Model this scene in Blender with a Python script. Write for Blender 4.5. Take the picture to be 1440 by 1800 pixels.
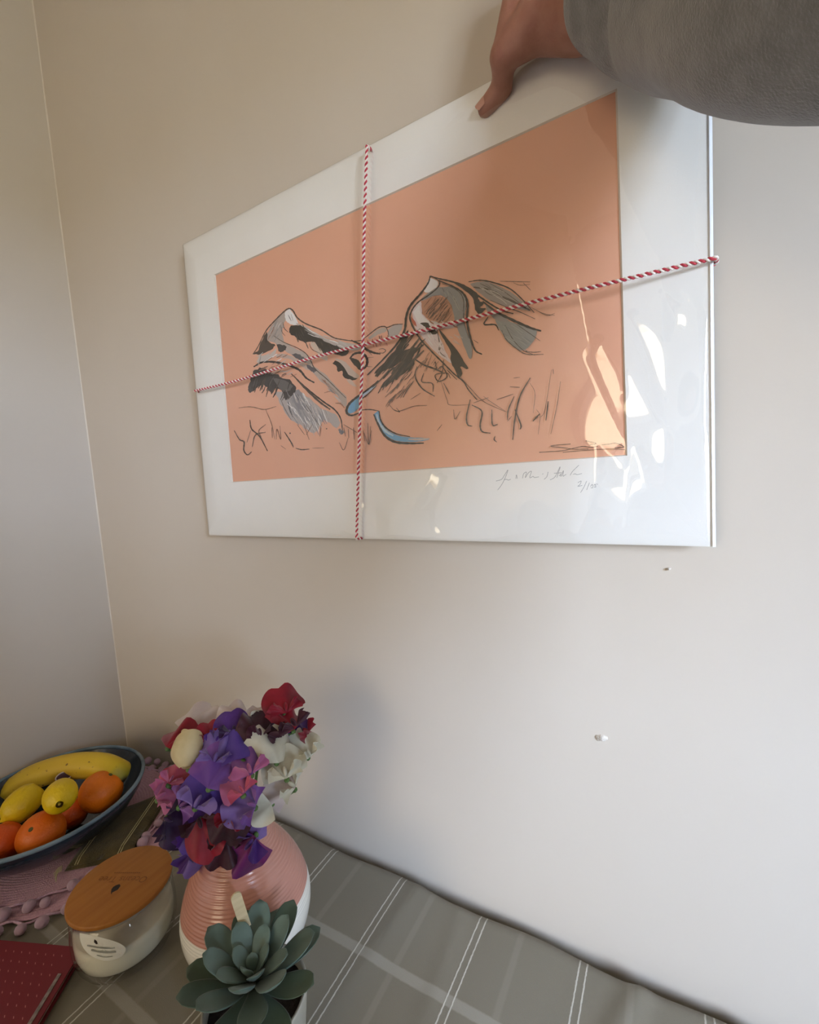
import bpy, bmesh, math, random
import numpy as np
from mathutils import Vector, Matrix, Euler

for o in list(bpy.data.objects):
    bpy.data.objects.remove(o, do_unlink=True)
scene = bpy.context.scene
COL = scene.collection
rnd = random.Random(7)

# ------------------------------------------------------------------ camera
S = 0.42
YAW, PITCH, ROLL, FPX = -0.526398, -0.0869771, -0.0675003, 800.647
TZ = 0.75                                   # table top height
CAM = np.array([0.0, -S, TZ + 1.10931823 * S])
_cy, _sy, _cp, _sp = math.cos(YAW), math.sin(YAW), math.cos(PITCH), math.sin(PITCH)
FW = np.array([_sy * _cp, _cy * _cp, _sp])
_rt = np.array([_cy, -_sy, 0.0])
_up = np.cross(_rt, FW)
RT = math.cos(ROLL) * _rt + math.sin(ROLL) * _up
UP = -math.sin(ROLL) * _rt + math.cos(ROLL) * _up

cam_d = bpy.data.cameras.new('camera')
cam_d.sensor_fit = 'HORIZONTAL'
cam_d.sensor_width = 36.0
cam_d.lens = FPX / 1440 * 36.0
cam_d.clip_start = 0.01
cam = bpy.data.objects.new('camera', cam_d)
COL.objects.link(cam)
cam.matrix_world = Matrix(((RT[0], UP[0], -FW[0], CAM[0]),
                           (RT[1], UP[1], -FW[1], CAM[1]),
                           (RT[2], UP[2], -FW[2], CAM[2]),
                           (0, 0, 0, 1)))
scene.camera = cam

# ------------------------------------------------------------------ world, light, exposure
scene.view_settings.view_transform = 'Standard'
scene.view_settings.look = 'None'
scene.view_settings.gamma = 1.0
scene.view_settings.use_curve_mapping = False
scene.view_settings.exposure = 1.05
w = bpy.data.worlds.new('overcast_sky')
scene.world = w
w.use_nodes = True
nt = w.node_tree
nt.nodes.clear()
wo = nt.nodes.new('ShaderNodeOutputWorld')
bg = nt.nodes.new('ShaderNodeBackground')
tc = nt.nodes.new('ShaderNodeTexCoord')
sx = nt.nodes.new('ShaderNodeSeparateXYZ')
# dull ground and tree line below, overcast sky brightening towards the zenith above
cr = nt.nodes.new('ShaderNodeValToRGB')
SKY = (0.77, 0.94, 1.25)
stops = [(0.0, (.17, .17, .15)), (0.485, (.20, .20, .17)), (0.50, tuple(c*.75 for c in SKY)), (0.60, tuple(c*.85 for c in SKY)), (0.8, tuple(c*.95 for c in SKY)), (1.0, SKY)]
while len(cr.color_ramp.elements) < len(stops): cr.color_ramp.elements.new(.5)
for e, (p, c) in zip(cr.color_ramp.elements, stops):
    e.position = p; e.color = (*c, 1)
mr = nt.nodes.new('ShaderNodeMath'); mr.operation = 'MULTIPLY_ADD'
mr.inputs[1].default_value = .5; mr.inputs[2].default_value = .5
SKY_STRENGTH = 38.0
bg.inputs['Strength'].default_value = SKY_STRENGTH
nt.links.new(tc.outputs['Generated'], sx.inputs[0])
nt.links.new(sx.outputs['Z'], mr.inputs[0])
nt.links.new(mr.outputs[0], cr.inputs[0])
nt.links.new(cr.outputs[0], bg.inputs['Color'])
nt.links.new(bg.outputs[0], wo.inputs[0])

# room extents and window (in the right-hand wall, behind the camera)
XL, XR, YF, ZC = -0.88, 1.05, -2.3, 2.60
WY0, WY1, WZ0, WZ1 = -1.26, -0.66, 0.92, 1.70
DX0, DX1, DZ0, DZ1 = -0.82, -0.06, 1.05, 2.05      # unseen second window behind the sitter, sized and placed for its light
dl = bpy.data.lights.new('rear_window_portal', 'AREA')
dl.shape = 'RECTANGLE'; dl.size = DX1 - DX0; dl.size_y = DZ1 - DZ0
dl.cycles.is_portal = True
do = bpy.data.objects.new('rear_window_portal', dl)
COL.objects.link(do)
do.location = ((DX0 + DX1) / 2, YF + 0.01, (DZ0 + DZ1) / 2)
do.rotation_euler = (math.pi / 2, 0, 0)              # faces +Y: into the room
pl = bpy.data.lights.new('window_portal', 'AREA')
pl.shape = 'RECTANGLE'
pl.size = WY1 - WY0
pl.size_y = WZ1 - WZ0
pl.cycles.is_portal = True
po = bpy.data.objects.new('window_portal', pl)
COL.objects.link(po)
po.location = (XR - 0.01, (WY0 + WY1) / 2, (WZ0 + WZ1) / 2)
po.rotation_euler = (math.pi / 2, 0, math.pi / 2)   # -Z points to -X: into the room

# ------------------------------------------------------------------ helpers
def ray(x, y):
    return FW + (x - 720) / FPX * RT - (y - 900) / FPX * UP
def onz(x, y, z):
    d = ray(x, y); return CAM + (z - CAM[2]) / d[2] * d
def ony(x, y, Y):
    d = ray(x, y); return CAM + (Y - CAM[1]) / d[1] * d
def at(x, y, t):
    return CAM + t * ray(x, y)

def lin(c):
    c = c / 255.0
    return c / 12.92 if c <= 0.04045 else ((c + 0.055) / 1.055) ** 2.4
def srgb(r, g, b):
    return (lin(r), lin(g), lin(b), 1.0)

def material(name, color, rough=0.6, color2=None, nscale=8.0, bump=0.0, bscale=40.0,
             metal=0.0, spec=0.5, coat=0.0, trans=0.0, stretch=None, sheen=0.0, detail=4.0, lo=0.35, hi=0.65):
    m = bpy.data.materials.new(name)
    m.use_nodes = True
    n = m.node_tree.nodes; l = m.node_tree.links
    b = n['Principled BSDF']
    b.inputs['Base Color'].default_value = color
    b.inputs['Roughness'].default_value = rough
    b.inputs['Metallic'].default_value = metal
    b.inputs['Specular IOR Level'].default_value = spec
    b.inputs['Coat Weight'].default_value = coat
    b.inputs['Sheen Weight'].default_value = sheen
    tcn = n.new('ShaderNodeTexCoord')
    mp = n.new('ShaderNodeMapping')
    if stretch: mp.inputs['Scale'].default_value = stretch
    l.new(tcn.outputs['Object'], mp.inputs[0])
    if color2 is not None:
        no = n.new('ShaderNodeTexNoise')
        no.inputs['Scale'].default_value = nscale
        no.inputs['Detail'].default_value = detail
        l.new(mp.outputs[0], no.inputs['Vector'])
        r_ = n.new('ShaderNodeMapRange')
        r_.inputs['From Min'].default_value = lo; r_.inputs['From Max'].default_value = hi
        l.new(no.outputs['Fac'], r_.inputs['Value'])
        mi = n.new('ShaderNodeMix'); mi.data_type = 'RGBA'
        mi.inputs[6].default_value = color; mi.inputs[7].default_value = color2
        l.new(r_.outputs[0], mi.inputs[0])
        l.new(mi.outputs[2], b.inputs['Base Color'])
    if bump:
        nb = n.new('ShaderNodeTexNoise')
        nb.inputs['Scale'].default_value = bscale
        nb.inputs['Detail'].default_value = 3.0
        l.new(mp.outputs[0], nb.inputs['Vector'])
        bn = n.new('ShaderNodeBump')
        bn.inputs['Strength'].default_value = bump
        bn.inputs['Distance'].default_value = 0.002
        l.new(nb.outputs['Fac'], bn.inputs['Height'])
        l.new(bn.outputs[0], b.inputs['Normal'])
    if trans:
        tr = n.new('ShaderNodeBsdfTranslucent')
        ms = n.new('ShaderNodeMixShader'); ms.inputs[0].default_value = trans
        out = n['Material Output']
        src = b.inputs['Base Color'].links[0].from_socket if b.inputs['Base Color'].is_linked else None
        if src: l.new(src, tr.inputs['Color'])
        else: tr.inputs['Color'].default_value = color
        l.new(b.outputs[0], ms.inputs[1]); l.new(tr.outputs[0], ms.inputs[2])
        l.new(ms.outputs[0], out.inputs['Surface'])
    return m

def thin_clear(name, tint=(1, 1, 1, 1), rough=0.02, ior=1.5, boost=1.0):
    m = bpy.data.materials.new(name)
    m.use_nodes = True
    n = m.node_tree.nodes; l = m.node_tree.links
    n.remove(n['Principled BSDF'])
    t = n.new('ShaderNodeBsdfTransparent'); t.inputs[0].default_value = tint
    g = n.new('ShaderNodeBsdfGlossy'); g.inputs['Roughness'].default_value = rough
    lw = n.new('ShaderNodeLayerWeight'); lw.inputs['Blend'].default_value = 0.5
    pw = n.new('ShaderNodeMath'); pw.operation = 'POWER'; pw.inputs[1].default_value = 5.0
    l.new(lw.outputs['Facing'], pw.inputs[0])
    f = n.new('ShaderNodeMath'); f.operation = 'MULTIPLY_ADD'
    r0 = ((ior-1)/(ior+1))**2
    f.inputs[1].default_value = 1-r0; f.inputs[2].default_value = r0
    l.new(pw.outputs[0], f.inputs[0])
    mu = n.new('ShaderNodeMath'); mu.operation = 'MULTIPLY'; mu.use_clamp = True
    mu.inputs[1].default_value = boost
    ms = n.new('ShaderNodeMixShader')
    l.new(f.outputs[0], mu.inputs[0]); l.new(mu.outputs[0], ms.inputs[0])
    l.new(t.outputs[0], ms.inputs[1]); l.new(g.outputs[0], ms.inputs[2])
    l.new(ms.outputs[0], n['Material Output'].inputs['Surface'])
    return m

def mesh_obj(name, verts, faces, mat, parent=None, smooth=True):
    me = bpy.data.meshes.new(name)
    me.from_pydata([tuple(map(float, v)) for v in verts], [], faces)
    me.update()
    if smooth: me.polygons.foreach_set('use_smooth', [True] * len(me.polygons))
    if mat: me.materials.append(mat)
    o = bpy.data.objects.new(name, me)
    COL.objects.link(o)
    if parent: put_under(o, parent)
    return o

def put_under(o, parent):
    bpy.context.view_layer.update()
    o.parent = parent
    o.matrix_parent_inverse = parent.matrix_basis.inverted() if parent.parent is None else Matrix()

def thing(name, label, cat, loc, group=None):
    o = bpy.data.objects.new(name, None)
    COL.objects.link(o)
    o.empty_display_size = 0.02
    o.location = loc
    return tag(o, label, cat, group)
def tag(o, label, cat, group=None, kind=None):
    if label: o['label'] = label
    if cat: o['category'] = cat
    if group: o['group'] = group
    if kind: o['kind'] = kind
    return o
def struct(o):
    o['kind'] = 'structure'; return o

def boxes(blist):
    V, Fc = [], []
    for (x0, x1, y0, y1, z0, z1) in blist:
        b = len(V)
        V += [(x0, y0, z0), (x1, y0, z0), (x1, y1, z0), (x0, y1, z0), (x0, y0, z1), (x1, y0, z1), (x1, y1, z1), (x0, y1, z1)]
        Fc += [(b, b+3, b+2, b+1), (b+4, b+5, b+6, b+7), (b, b+1, b+5, b+4), (b+1, b+2, b+6, b+5), (b+2, b+3, b+7, b+6), (b+3, b, b+4, b+7)]
    return V, Fc

def bevelled(o, wd, seg=2):
    m = o.modifiers.new('bevel', 'BEVEL'); m.width = wd; m.segments = seg; m.limit_method = 'ANGLE'
    return o

def lathe(prof, seg=48, c=(0, 0, 0), close=False):
    V, Fc = [], []
    n = len(prof)
    for (r, z) in prof:
        for i in range(seg):
            a = 2 * math.pi * i / seg
            V.append((c[0] + r * math.cos(a), c[1] + r * math.sin(a), c[2] + z))
    for j in range(n - 1 if not close else n):
        k = (j + 1) % n
        for i in range(seg):
            i2 = (i + 1) % seg
            Fc.append((j*seg+i, j*seg+i2, k*seg+i2, k*seg+i))
    return V, Fc

def catmull(P, n=8):
    P = [np.asarray(p, float) for p in P]
    if len(P) < 3: 
        return [P[0] + (P[-1] - P[0]) * i / n for i in range(n + 1)]
    Q = [2*P[0]-P[1]] + P + [2*P[-1]-P[-2]]
    out = []
    for i in range(1, len(Q) - 2):
        a, b, c, d = Q[i-1], Q[i], Q[i+1], Q[i+2]
        for k in range(n):
            t = k / n
            out.append(0.5*((2*b)+(-a+c)*t+(2*a-5*b+4*c-d)*t*t+(-a+3*b-3*c+d)*t**3))
    out.append(P[-1])
    return out

def sweep(path, radii, seg=10, cap=True, squash=None):
    path = [np.asarray(p, float) for p in path]
    n = len(path)
    if not hasattr(radii, '__len__'): radii = [radii] * n
    V, Fc = [], []
    t0 = path[1] - path[0]; t0 /= np.linalg.norm(t0)
    ref = np.array([0, 0, 1.0]) if abs(t0[2]) < 0.9 else np.array([1.0, 0, 0])
    nrm = np.cross(t0, ref); nrm /= np.linalg.norm(nrm)
    for i, p in enumerate(path):
        t = path[min(i+1, n-1)] - path[max(i-1, 0)]
        t = t / (np.linalg.norm(t) + 1e-12)
        nrm = nrm - t * (nrm @ t); nrm /= np.linalg.norm(nrm)
        bn = np.cross(t, nrm)
        for k in range(seg):
            a = 2*math.pi*k/seg
            V.append(p + radii[i]*(math.cos(a)*nrm + math.sin(a)*bn))
    for i in range(n-1):
        for k in range(seg):
            k2 = (k+1) % seg
            Fc.append((i*seg+k, i*seg+k2, (i+1)*seg+k2, (i+1)*seg+k))
    if cap:
        Fc.append(tuple(range(seg-1, -1, -1)))
        Fc.append(tuple(range((n-1)*seg, n*seg)))
    return V, Fc

def capsule(p0, r0, p1, r1, seg=14, k=5):
    p0, p1 = np.asarray(p0, float), np.asarray(p1, float)
    d = p1 - p0; L = np.linalg.norm(d); t = d / L
    path, rad = [], []
    for i in range(k):
        a = math.pi/2*(1 - (i+0.08)/k)
        path.append(p0 - t*r0*math.sin(a)); rad.append(r0*math.cos(a))
    path.append(p0); rad.append(r0)
    path.append(p1); rad.append(r1)
    for i in range(k-1, -1, -1):
        a = math.pi/2*(1 - (i+0.08)/k)
        path.append(p1 + t*r1*math.sin(a)); rad.append(r1*math.cos(a))
    return sweep(path, rad, seg)

def join(parts):
    V, Fc = [], []
    for v, f in parts:
        b = len(V); V += list(v); Fc += [tuple(i+b for i in q) for q in f]
    return V, Fc

def ellipsoid(c, rx, ry, rz, seg=16, rings=10, R=None):
    V, Fc = [], []
    for j in range(rings + 1):
        ph = math.pi * (j + 0.0) / rings
        for i in range(seg):
            a = 2*math.pi*i/seg
            v = np.array([rx*math.sin(ph)*math.cos(a), ry*math.sin(ph)*math.sin(a), rz*math.cos(ph)])
            if R is not None: v = np.asarray(R) @ v
            V.append(v + np.asarray(c))
    for j in range(rings):
        for i in range(seg):
            i2 = (i+1) % seg
            Fc.append((j*seg+i, (j+1)*seg+i, (j+1)*seg+i2, j*seg+i2))
    return V, Fc

# ------------------------------------------------------------------ room shell
M_wall = material('painted_wall', srgb(206, 196, 183), 0.55, srgb(203, 192, 178), 3.0, bump=0.12, bscale=55, spec=0.35)
M_ceil = material('ceiling_paint', srgb(232, 226, 216), 0.8)
M_floor = material('oak_floor', srgb(150, 112, 78), 0.45, srgb(112, 80, 52), 6, stretch=(1, 12, 1))
M_white = material('white_gloss_paint', srgb(235, 233, 228), 0.3)
T = 0.12
wall_back = struct(mesh_obj('wall_back', *boxes([(XL-T, XR+T, 0, T, 0, ZC)]), M_wall, smooth=False))
wall_left = struct(mesh_obj('wall_left', *boxes([(XL-T, XL, YF-T, 0, 0, ZC)]), material('shade_toned_side_wall', srgb(206, 195, 180), 0.6, srgb(203, 191, 176), 3.0, bump=0.12, bscale=55, spec=0.35), smooth=False))  # side wall colour slightly darker and warmer, standing in for its dimmer light
struct(mesh_obj('wall_front', *boxes([(XL-T, DX0, YF-T, YF, 0, ZC), (DX1, XR+T, YF-T, YF, 0, ZC), (DX0, DX1, YF-T, YF, DZ1, ZC), (DX0, DX1, YF-T, YF, 0, DZ0)]), M_wall, smooth=False))
struct(mesh_obj('wall_right', *boxes([(XR, XR+T, YF, WY0, 0, ZC), (XR, XR+T, WY1, 0, 0, ZC),
                                      (XR, XR+T, WY0, WY1, 0, WZ0), (XR, XR+T, WY0, WY1, WZ1, ZC)]), M_wall, smooth=False))
struct(mesh_obj('floor', *boxes([(XL-T, XR+T, YF-T, T, -0.1, 0)]), M_floor, smooth=False))
struct(mesh_obj('ceiling', *boxes([(XL-T, XR+T, YF-T, T, ZC, ZC+0.1)]), M_ceil, smooth=False))
ym = (WY0+WY1)/2
xa, xb = XR+.04, XR+.09
win = struct(mesh_obj('window_1', *boxes([(xa, xb, WY0, WY0+.05, WZ0, WZ1), (xa, xb, WY1-.05, WY1, WZ0, WZ1),
     (xa, xb, WY0+.05, WY1-.05, WZ0, WZ0+.05), (xa, xb, WY0+.05, WY1-.05, WZ1-.05, WZ1),
     (xa, xb, ym-.02, ym+.02, WZ0+.05, WZ1-.05)]), M_white, smooth=False))
M_pane = thin_clear('window_glass', (0.97, 0.98, 0.98, 1))
for a, b in ((WY0+.05, ym-.02), (ym+.02, WY1-.05)):
    mesh_obj('pane', *boxes([(xa+.022, xa+.026, a, b, WZ0+.05, WZ1-.05)]), M_pane, win, smooth=False)
mesh_obj('window_sill', *boxes([(XR-.08, XR+.04, WY0-.04, WY1+.04, WZ0-.03, WZ0)]), M_white, win, smooth=False)
win2 = struct(mesh_obj('window_2', *boxes([(DX0, DX0+.04, YF-.09, YF-.045, DZ0, DZ1), (DX1-.04, DX1, YF-.09, YF-.045, DZ0, DZ1),
     (DX0+.04, DX1-.04, YF-.09, YF-.045, DZ0, DZ0+.04), (DX0+.04, DX1-.04, YF-.09, YF-.045, DZ1-.04, DZ1)]), M_white, smooth=False))
mesh_obj('pane', *boxes([(DX0+.04, DX1-.04, YF-.07, YF-.066, DZ0+.04, DZ1-.04)]), thin_clear('added_warm_tint_glass', (0.37, 0.305, 0.22, 1)), win2, smooth=False)  # glass tint added to warm and dim this unseen window's light
mesh_obj('window_sill', *boxes([(DX0-.03, DX1+.03, YF-.04, YF+.07, DZ0-.025, DZ0)]), M_white, win2, smooth=False)
# painted caulk bead in the corner
M_caulk = material('caulk', srgb(214, 204, 190), 0.5)
Vc, Fcc = [], []
for j in range(60):
    z = ZC * j / 59
    q = 0.0008 + 0.0002*math.sin(j*1.7)
    Vc += [(XL, -q*1.6, z), (XL+q*0.8, -q*0.8, z), (XL+q*1.6, 0, z)]
    if j: 
        b = 3*j
        Fcc += [(b-3, b-2, b+1, b), (b-2, b-1, b+2, b+1)]
struct(mesh_obj('trim_1', Vc, Fcc, M_caulk))
# filler spots on the wall
M_fill = material('filler', srgb(216, 207, 195), 0.7, srgb(205, 195, 182), 400, bump=0.6, bscale=600)
def filler(px, py, r):
    c = ony(px, py, 0)
    V, Fc = [], []
    for j in range(5):
        for i in range(14):
            a = 2*math.pi*i/14
            rr = r*(j/4)*(1+.25*math.sin(2*a+1)+.12*math.sin(5*a))
            V.append((c[0]+rr*math.cos(a)*1.15, -0.0002-(0.0022*(1-(j/4)**2))*(1+.4*math.sin(7*a+j)) if j < 4 else 0.0003, c[2]+rr*math.sin(a)))
    for j in range(4):
        for i in range(14):
            i2 = (i+1) % 14
            Fc.append((j*14+i, (j+1)*14+i, (j+1)*14+i2, j*14+i2))
    mesh_obj('filler_spot', V, Fc, M_fill, wall_back)
filler(1057, 1297, 0.0042)
filler(1175, 1000, 0.0015)
mesh_obj('skirting', *boxes([(XL, XR, -.015, 0, 0, .09)]), M_white, wall_back, smooth=False)

# ------------------------------------------------------------------ table and cloth
M_tabwood = material('table_wood', srgb(140, 98, 62), 0.4, srgb(110, 74, 44), 8, stretch=(1, 14, 1))
TX0, TX1, TY0, TY1 = -0.868, 0.75, -0.575, -0.016
tab = thing('dining_table', 'wooden table pushed near the wall beneath the checked cloth', 'table', ((TX0+TX1)/2, (TY0+TY1)/2, 0))
bevelled(mesh_obj('tabletop', *boxes([(TX0, TX1, TY0, TY1, TZ-.034, TZ-.004)]), M_tabwood, tab, smooth=False), .003)
for xx in (TX0+.04, TX1-.09):
    for yy in (TY0+.04, TY1-.09):
        mesh_obj('leg', *boxes([(xx, xx+.05, yy, yy+.05, 0, TZ-.034)]), M_tabwood, tab, smooth=False)

M_cloth = bpy.data.materials.new('tablecloth_check')
M_cloth.use_nodes = True
n = M_cloth.node_tree.nodes; l = M_cloth.node_tree.links
pb = n['Principled BSDF']; pb.inputs['Roughness'].default_value = 0.75
pb.inputs['Sheen Weight'].default_value = 0.1
tcn = n.new('ShaderNodeTexCoord')
at_uv = tcn.outputs['UV']
sp = n.new('ShaderNodeSeparateXYZ'); l.new(at_uv, sp.inputs[0])
def mth(op, a, b=None, clamp=False):
    q = n.new('ShaderNodeMath'); q.operation = op; q.use_clamp = clamp
    for i, v in enumerate((a, b)):
        if v is None: continue
        if isinstance(v, (int, float)): q.inputs[i].default_value = v
        else: l.new(v, q.inputs[i])
    return q.outputs[0]
def line_mask(coord, period, off, half, soft):
    a = mth('ADD', coord, -off + period*50.5)
    a = mth('MODULO', a, period)
    a = mth('SUBTRACT', a, period/2)
    a = mth('ABSOLUTE', a)
    a = mth('SUBTRACT', half, a)
    return mth('DIVIDE', a, soft, True)
noi = n.new('ShaderNodeTexNoise'); noi.inputs['Scale'].default_value = 260
l.new(at_uv, noi.inputs['Vector'])
wob = mth('MULTIPLY', mth('SUBTRACT', noi.outputs['Fac'], 0.5), 0.0012)
ux = mth('ADD', sp.outputs['X'], wob)
uy = mth('ADD', sp.outputs['Y'], wob)
PER = 0.0985
lm = mth('MAXIMUM', line_mask(ux, PER, -0.0750, 0.0009, 0.0005), line_mask(ux, PER, -0.0815, 0.0009, 0.0005))
lm = mth('MULTIPLY', lm, 0.75)
cs = mth('MULTIPLY', line_mask(uy, 0.135, -0.104, 0.0055, 0.0015), 0.22)
cs2 = mth('MULTIPLY', line_mask(ux, PER, -0.038, 0.004, 0.002), 0.07)
msk = mth('MAXIMUM', mth('MAXIMUM', lm, cs), cs2)
mi = n.new('ShaderNodeMix'); mi.data_type = 'RGBA'
mi.inputs[6].default_value = srgb(128, 121, 105); mi.inputs[7].default_value = srgb(216, 212, 200)
l.new(msk, mi.inputs[0]); 
n2 = n.new('ShaderNodeTexNoise'); n2.inputs['Scale'].default_value = 1400; l.new(at_uv, n2.inputs['Vector'])
mm = n.new('ShaderNodeMix'); mm.data_type = 'RGBA'; mm.blend_type = 'MULTIPLY'
mm.inputs[0].default_value = 0.12
l.new(mi.outputs[2], mm.inputs[6]); l.new(n2.outputs['Color'], mm.inputs[7])
l.new(mm.outputs[2], pb.inputs['Base Color'])
bp = n.new('ShaderNodeBump'); bp.inputs['Strength'].default_value = 0.25; bp.inputs['Distance'].default_value = 0.0008
l.new(mth('ADD', mth('MULTIPLY', lm, 1.2), n2.outputs['Fac']), bp.inputs['Height']); l.new(bp.outputs[0], pb.inputs['Normal'])

def cloth_h(x, y):
    h = 0.0006*math.sin(9*x+31*y) + 0.0005*math.sin(47*x-13*y+1)
    for (cx, cw, a, sl) in ((-0.255, .010, .0016, .10), (-0.035, .009, .0034, .35), (.045, .008, .0030, .2), (-0.20, .007, .0010, -.1)):
        d = (x - cx - sl*(y+.03)) / cw
        env = 1/(1+math.exp((-0.16-y)/0.03))
        h += a*math.exp(-d*d)*env
    return h
NXc, NYc = 260, 90
V, Fc, UVs = [], [], []
# profile across y: back skirt, top, front skirt
prof = []
for k in range(8): prof.append(('b', k))
ys = np.linspace(TY1+.001, TY0-.001, NYc)
rows = []
for k in range(10): rows.append((TY1+.0015, TZ-.11+k*.011, -1))
for i, y in enumerate(ys): rows.append((y, None, 0))
for k in range(1, 16): rows.append((TY0-.004, TZ-k*.013, 1))
xs = np.linspace(TX0-.002, TX1+.002, NXc)
for (y, z, s) in rows:
    for x in xs:
        if s == 0:
            zz = TZ + max(cloth_h(x, y), -0.0012)
            e = TY1 - y
            if e < 0.004: zz -= (0.004-e)*0.5
            yy = y
            if e < 0.02: yy = y + 0.0016*math.sin(38*x)*(1-e/.02)
            V.append((x, yy, zz)); UVs.append((x, y))
        elif s < 0:
            V.append((x, y + 0.003*(TZ-z)*8*(.4+.6*math.sin(33*x)**2) + .0016*math.sin(38*x), z)); UVs.append((x, y+(TZ-z)))
        else:
            V.append((x, y - (TZ-z)*.12*(1+.8*math.sin(40*x)), z)); UVs.append((x, y-(TZ-z)))
nr = len(rows)
for j in range(nr-1):
    for i in range(NXc-1):
        Fc.append((j*NXc+i, (j+1)*NXc+i, (j+1)*NXc+i+1, j*NXc+i+1))
cloth = mesh_obj('tablecloth', V, Fc, M_cloth)
uvl = cloth.data.uv_layers.new(name='UVMap')
li = np.zeros(len(cloth.data.loops), dtype=np.int32); cloth.data.loops.foreach_get('vertex_index', li)
uvl.data.foreach_set('uv', np.array(UVs, dtype=np.float32)[li].ravel())
tag(cloth, 'grey green cotton tablecloth with double white woven lines along the wall', 'tablecloth')

# ------------------------------------------------------------------ framed print
YP = -0.017
def pp(x, y, Y=YP): return ony(x, y, Y)
OTL, OTR, OBR, OBL = (322, 430), (1245, -61), (1254, 961), (368, 941)
ITL, ITR, IBR, IBL = (376, 483), (1085, 155), (1103, 801), (407, 848)
M_mat = material('mat_card', srgb(247, 245, 240), 0.75, srgb(245, 243, 238), 30, bump=0.05, bscale=900)
M_bevel = material('mat_bevel', srgb(222, 216, 205), 0.8)
M_back = material('backing_card', srgb(205, 190, 165), 0.85)
M_paper = material('print_paper', srgb(236, 178, 148), 0.6, srgb(233, 174, 144), 12)
pc = pp(811, 950)
art = thing('art_print', 'mounted mountain drawing on terracotta paper with white border, in a clear wrapper', 'picture', (pc[0], YP+.003, pc[2]))
oq = [pp(*q) for q in (OTL, OTR, OBR, OBL)]
iq = [pp(*q) for q in (ITL, ITR, IBR, IBL)]
cen = sum(iq)/4
iq2 = [q + (cen-q)/np.linalg.norm(cen-q)*0.0016 for q in iq]
dy = np.array([0, .0016, 0])
V = oq + iq + [q+dy for q in iq2] + [q+dy for q in oq]
Fc = []
for i in range(4):
    j = (i+1) % 4
    Fc += [(i, 4+i, 4+j, j), (12+i, i, j, 12+j)]
mb = mesh_obj('mat_board', V, Fc, M_mat, art, smooth=False)
mesh_obj('mat_bevel', [V[i] for i in range(4, 12)], [(i, 4+i, 4+(i+1) % 4, (i+1) % 4) for i in range(4)], M_bevel, mb, smooth=False)
ex = [q + (q-cen)/np.linalg.norm(q-cen)*0.01 + dy*1.02 for q in iq]
mesh_obj('print_sheet', ex, [(0, 3, 2, 1)], M_paper, art, smooth=False)
bq = [q + np.array([0, .0019, 0]) for q in oq]
bq2 = [q + np.array([0, .0036, 0]) for q in oq]
mesh_obj('backing_board', bq + bq2, [(0, 3, 2, 1), (4, 5, 6, 7)] + [(4+i, i, (i+1) % 4, 4+(i+1) % 4) for i in range(4)], M_back, art, smooth=False)

# drawing -------------------------------------------------------------
SY = YP + 0.0016            # sheet plane
LAY = [0]
DV, DF, DC = [], [], []
INK = (46, 42, 40); INK2 = (78, 66, 58); PEN = (112, 84, 70)
GREY = (158, 152, 148); PALE = (206, 198, 192); WHITE = (240, 236, 234); BLUE = (112, 168, 208); PB = (186, 206, 222); BRN = (160, 112, 90)
CR = {'A': (380, 440, 380/1440), 'B': (640, 440, 420/1440), 'C': (840, 760, 280/1440), 'Z': (590, 560, 140/1440), 'D': (840, 560, 440/1440), 'P': (0, 0, 1)}
def topx(c, pts):
    ox, oy, k = CR[c]
    return [(ox+x*k, oy+y*k) for x, y in pts]
def layer():
    LAY[0] += 1
    return SY - 0.00004 - LAY[0]*2.4e-6
def stroke(c, pts, wd, col, taper=True, store=None, Y=None, n=6):
    px = topx(c, pts)
    k = CR[c][2]
    path = catmull(px, n) if len(px) > 2 else catmull(px, 4)
    Y = layer() if Y is None else Y
    b = len(DV)
    N = len(path)
    for i, p in enumerate(path):
        t = path[min(i+1, N-1)] - path[max(i-1, 0)]
        t = t/(np.linalg.norm(t)+1e-9)
        s = i/(N-1)
        ww = wd*k*0.5
        if taper: ww *= 0.35 + 0.65*math.sin(math.pi*min(max(s, .06), .94))**.6
        ww *= 1 + .18*math.sin(i*2.3+b)
        nn = np.array([-t[1], t[0]])*ww
        for q in (p+nn, p-nn): DV.append(ony(q[0], q[1], Y))
    for i in range(N-1):
        DF.append((b+2*i, b+2*i+1, b+2*i+3, b+2*i+2)); DC.append(col)
def fill(c, pts, col, jag=0.0, n=4):
    px = topx(c, pts)
    path = catmull(px+[px[0]], n)[:-1]
    r2 = random.Random(len(DV))
    if jag: path = [p + np.array([r2.uniform(-jag, jag), r2.uniform(-jag, jag)]) for p in path]
    Y = layer()
    b = len(DV)
    for p in path: DV.append(ony(p[0], p[1], Y))
    DF.append(tuple(range(b, b+len(path)))); DC.append(col)
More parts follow.
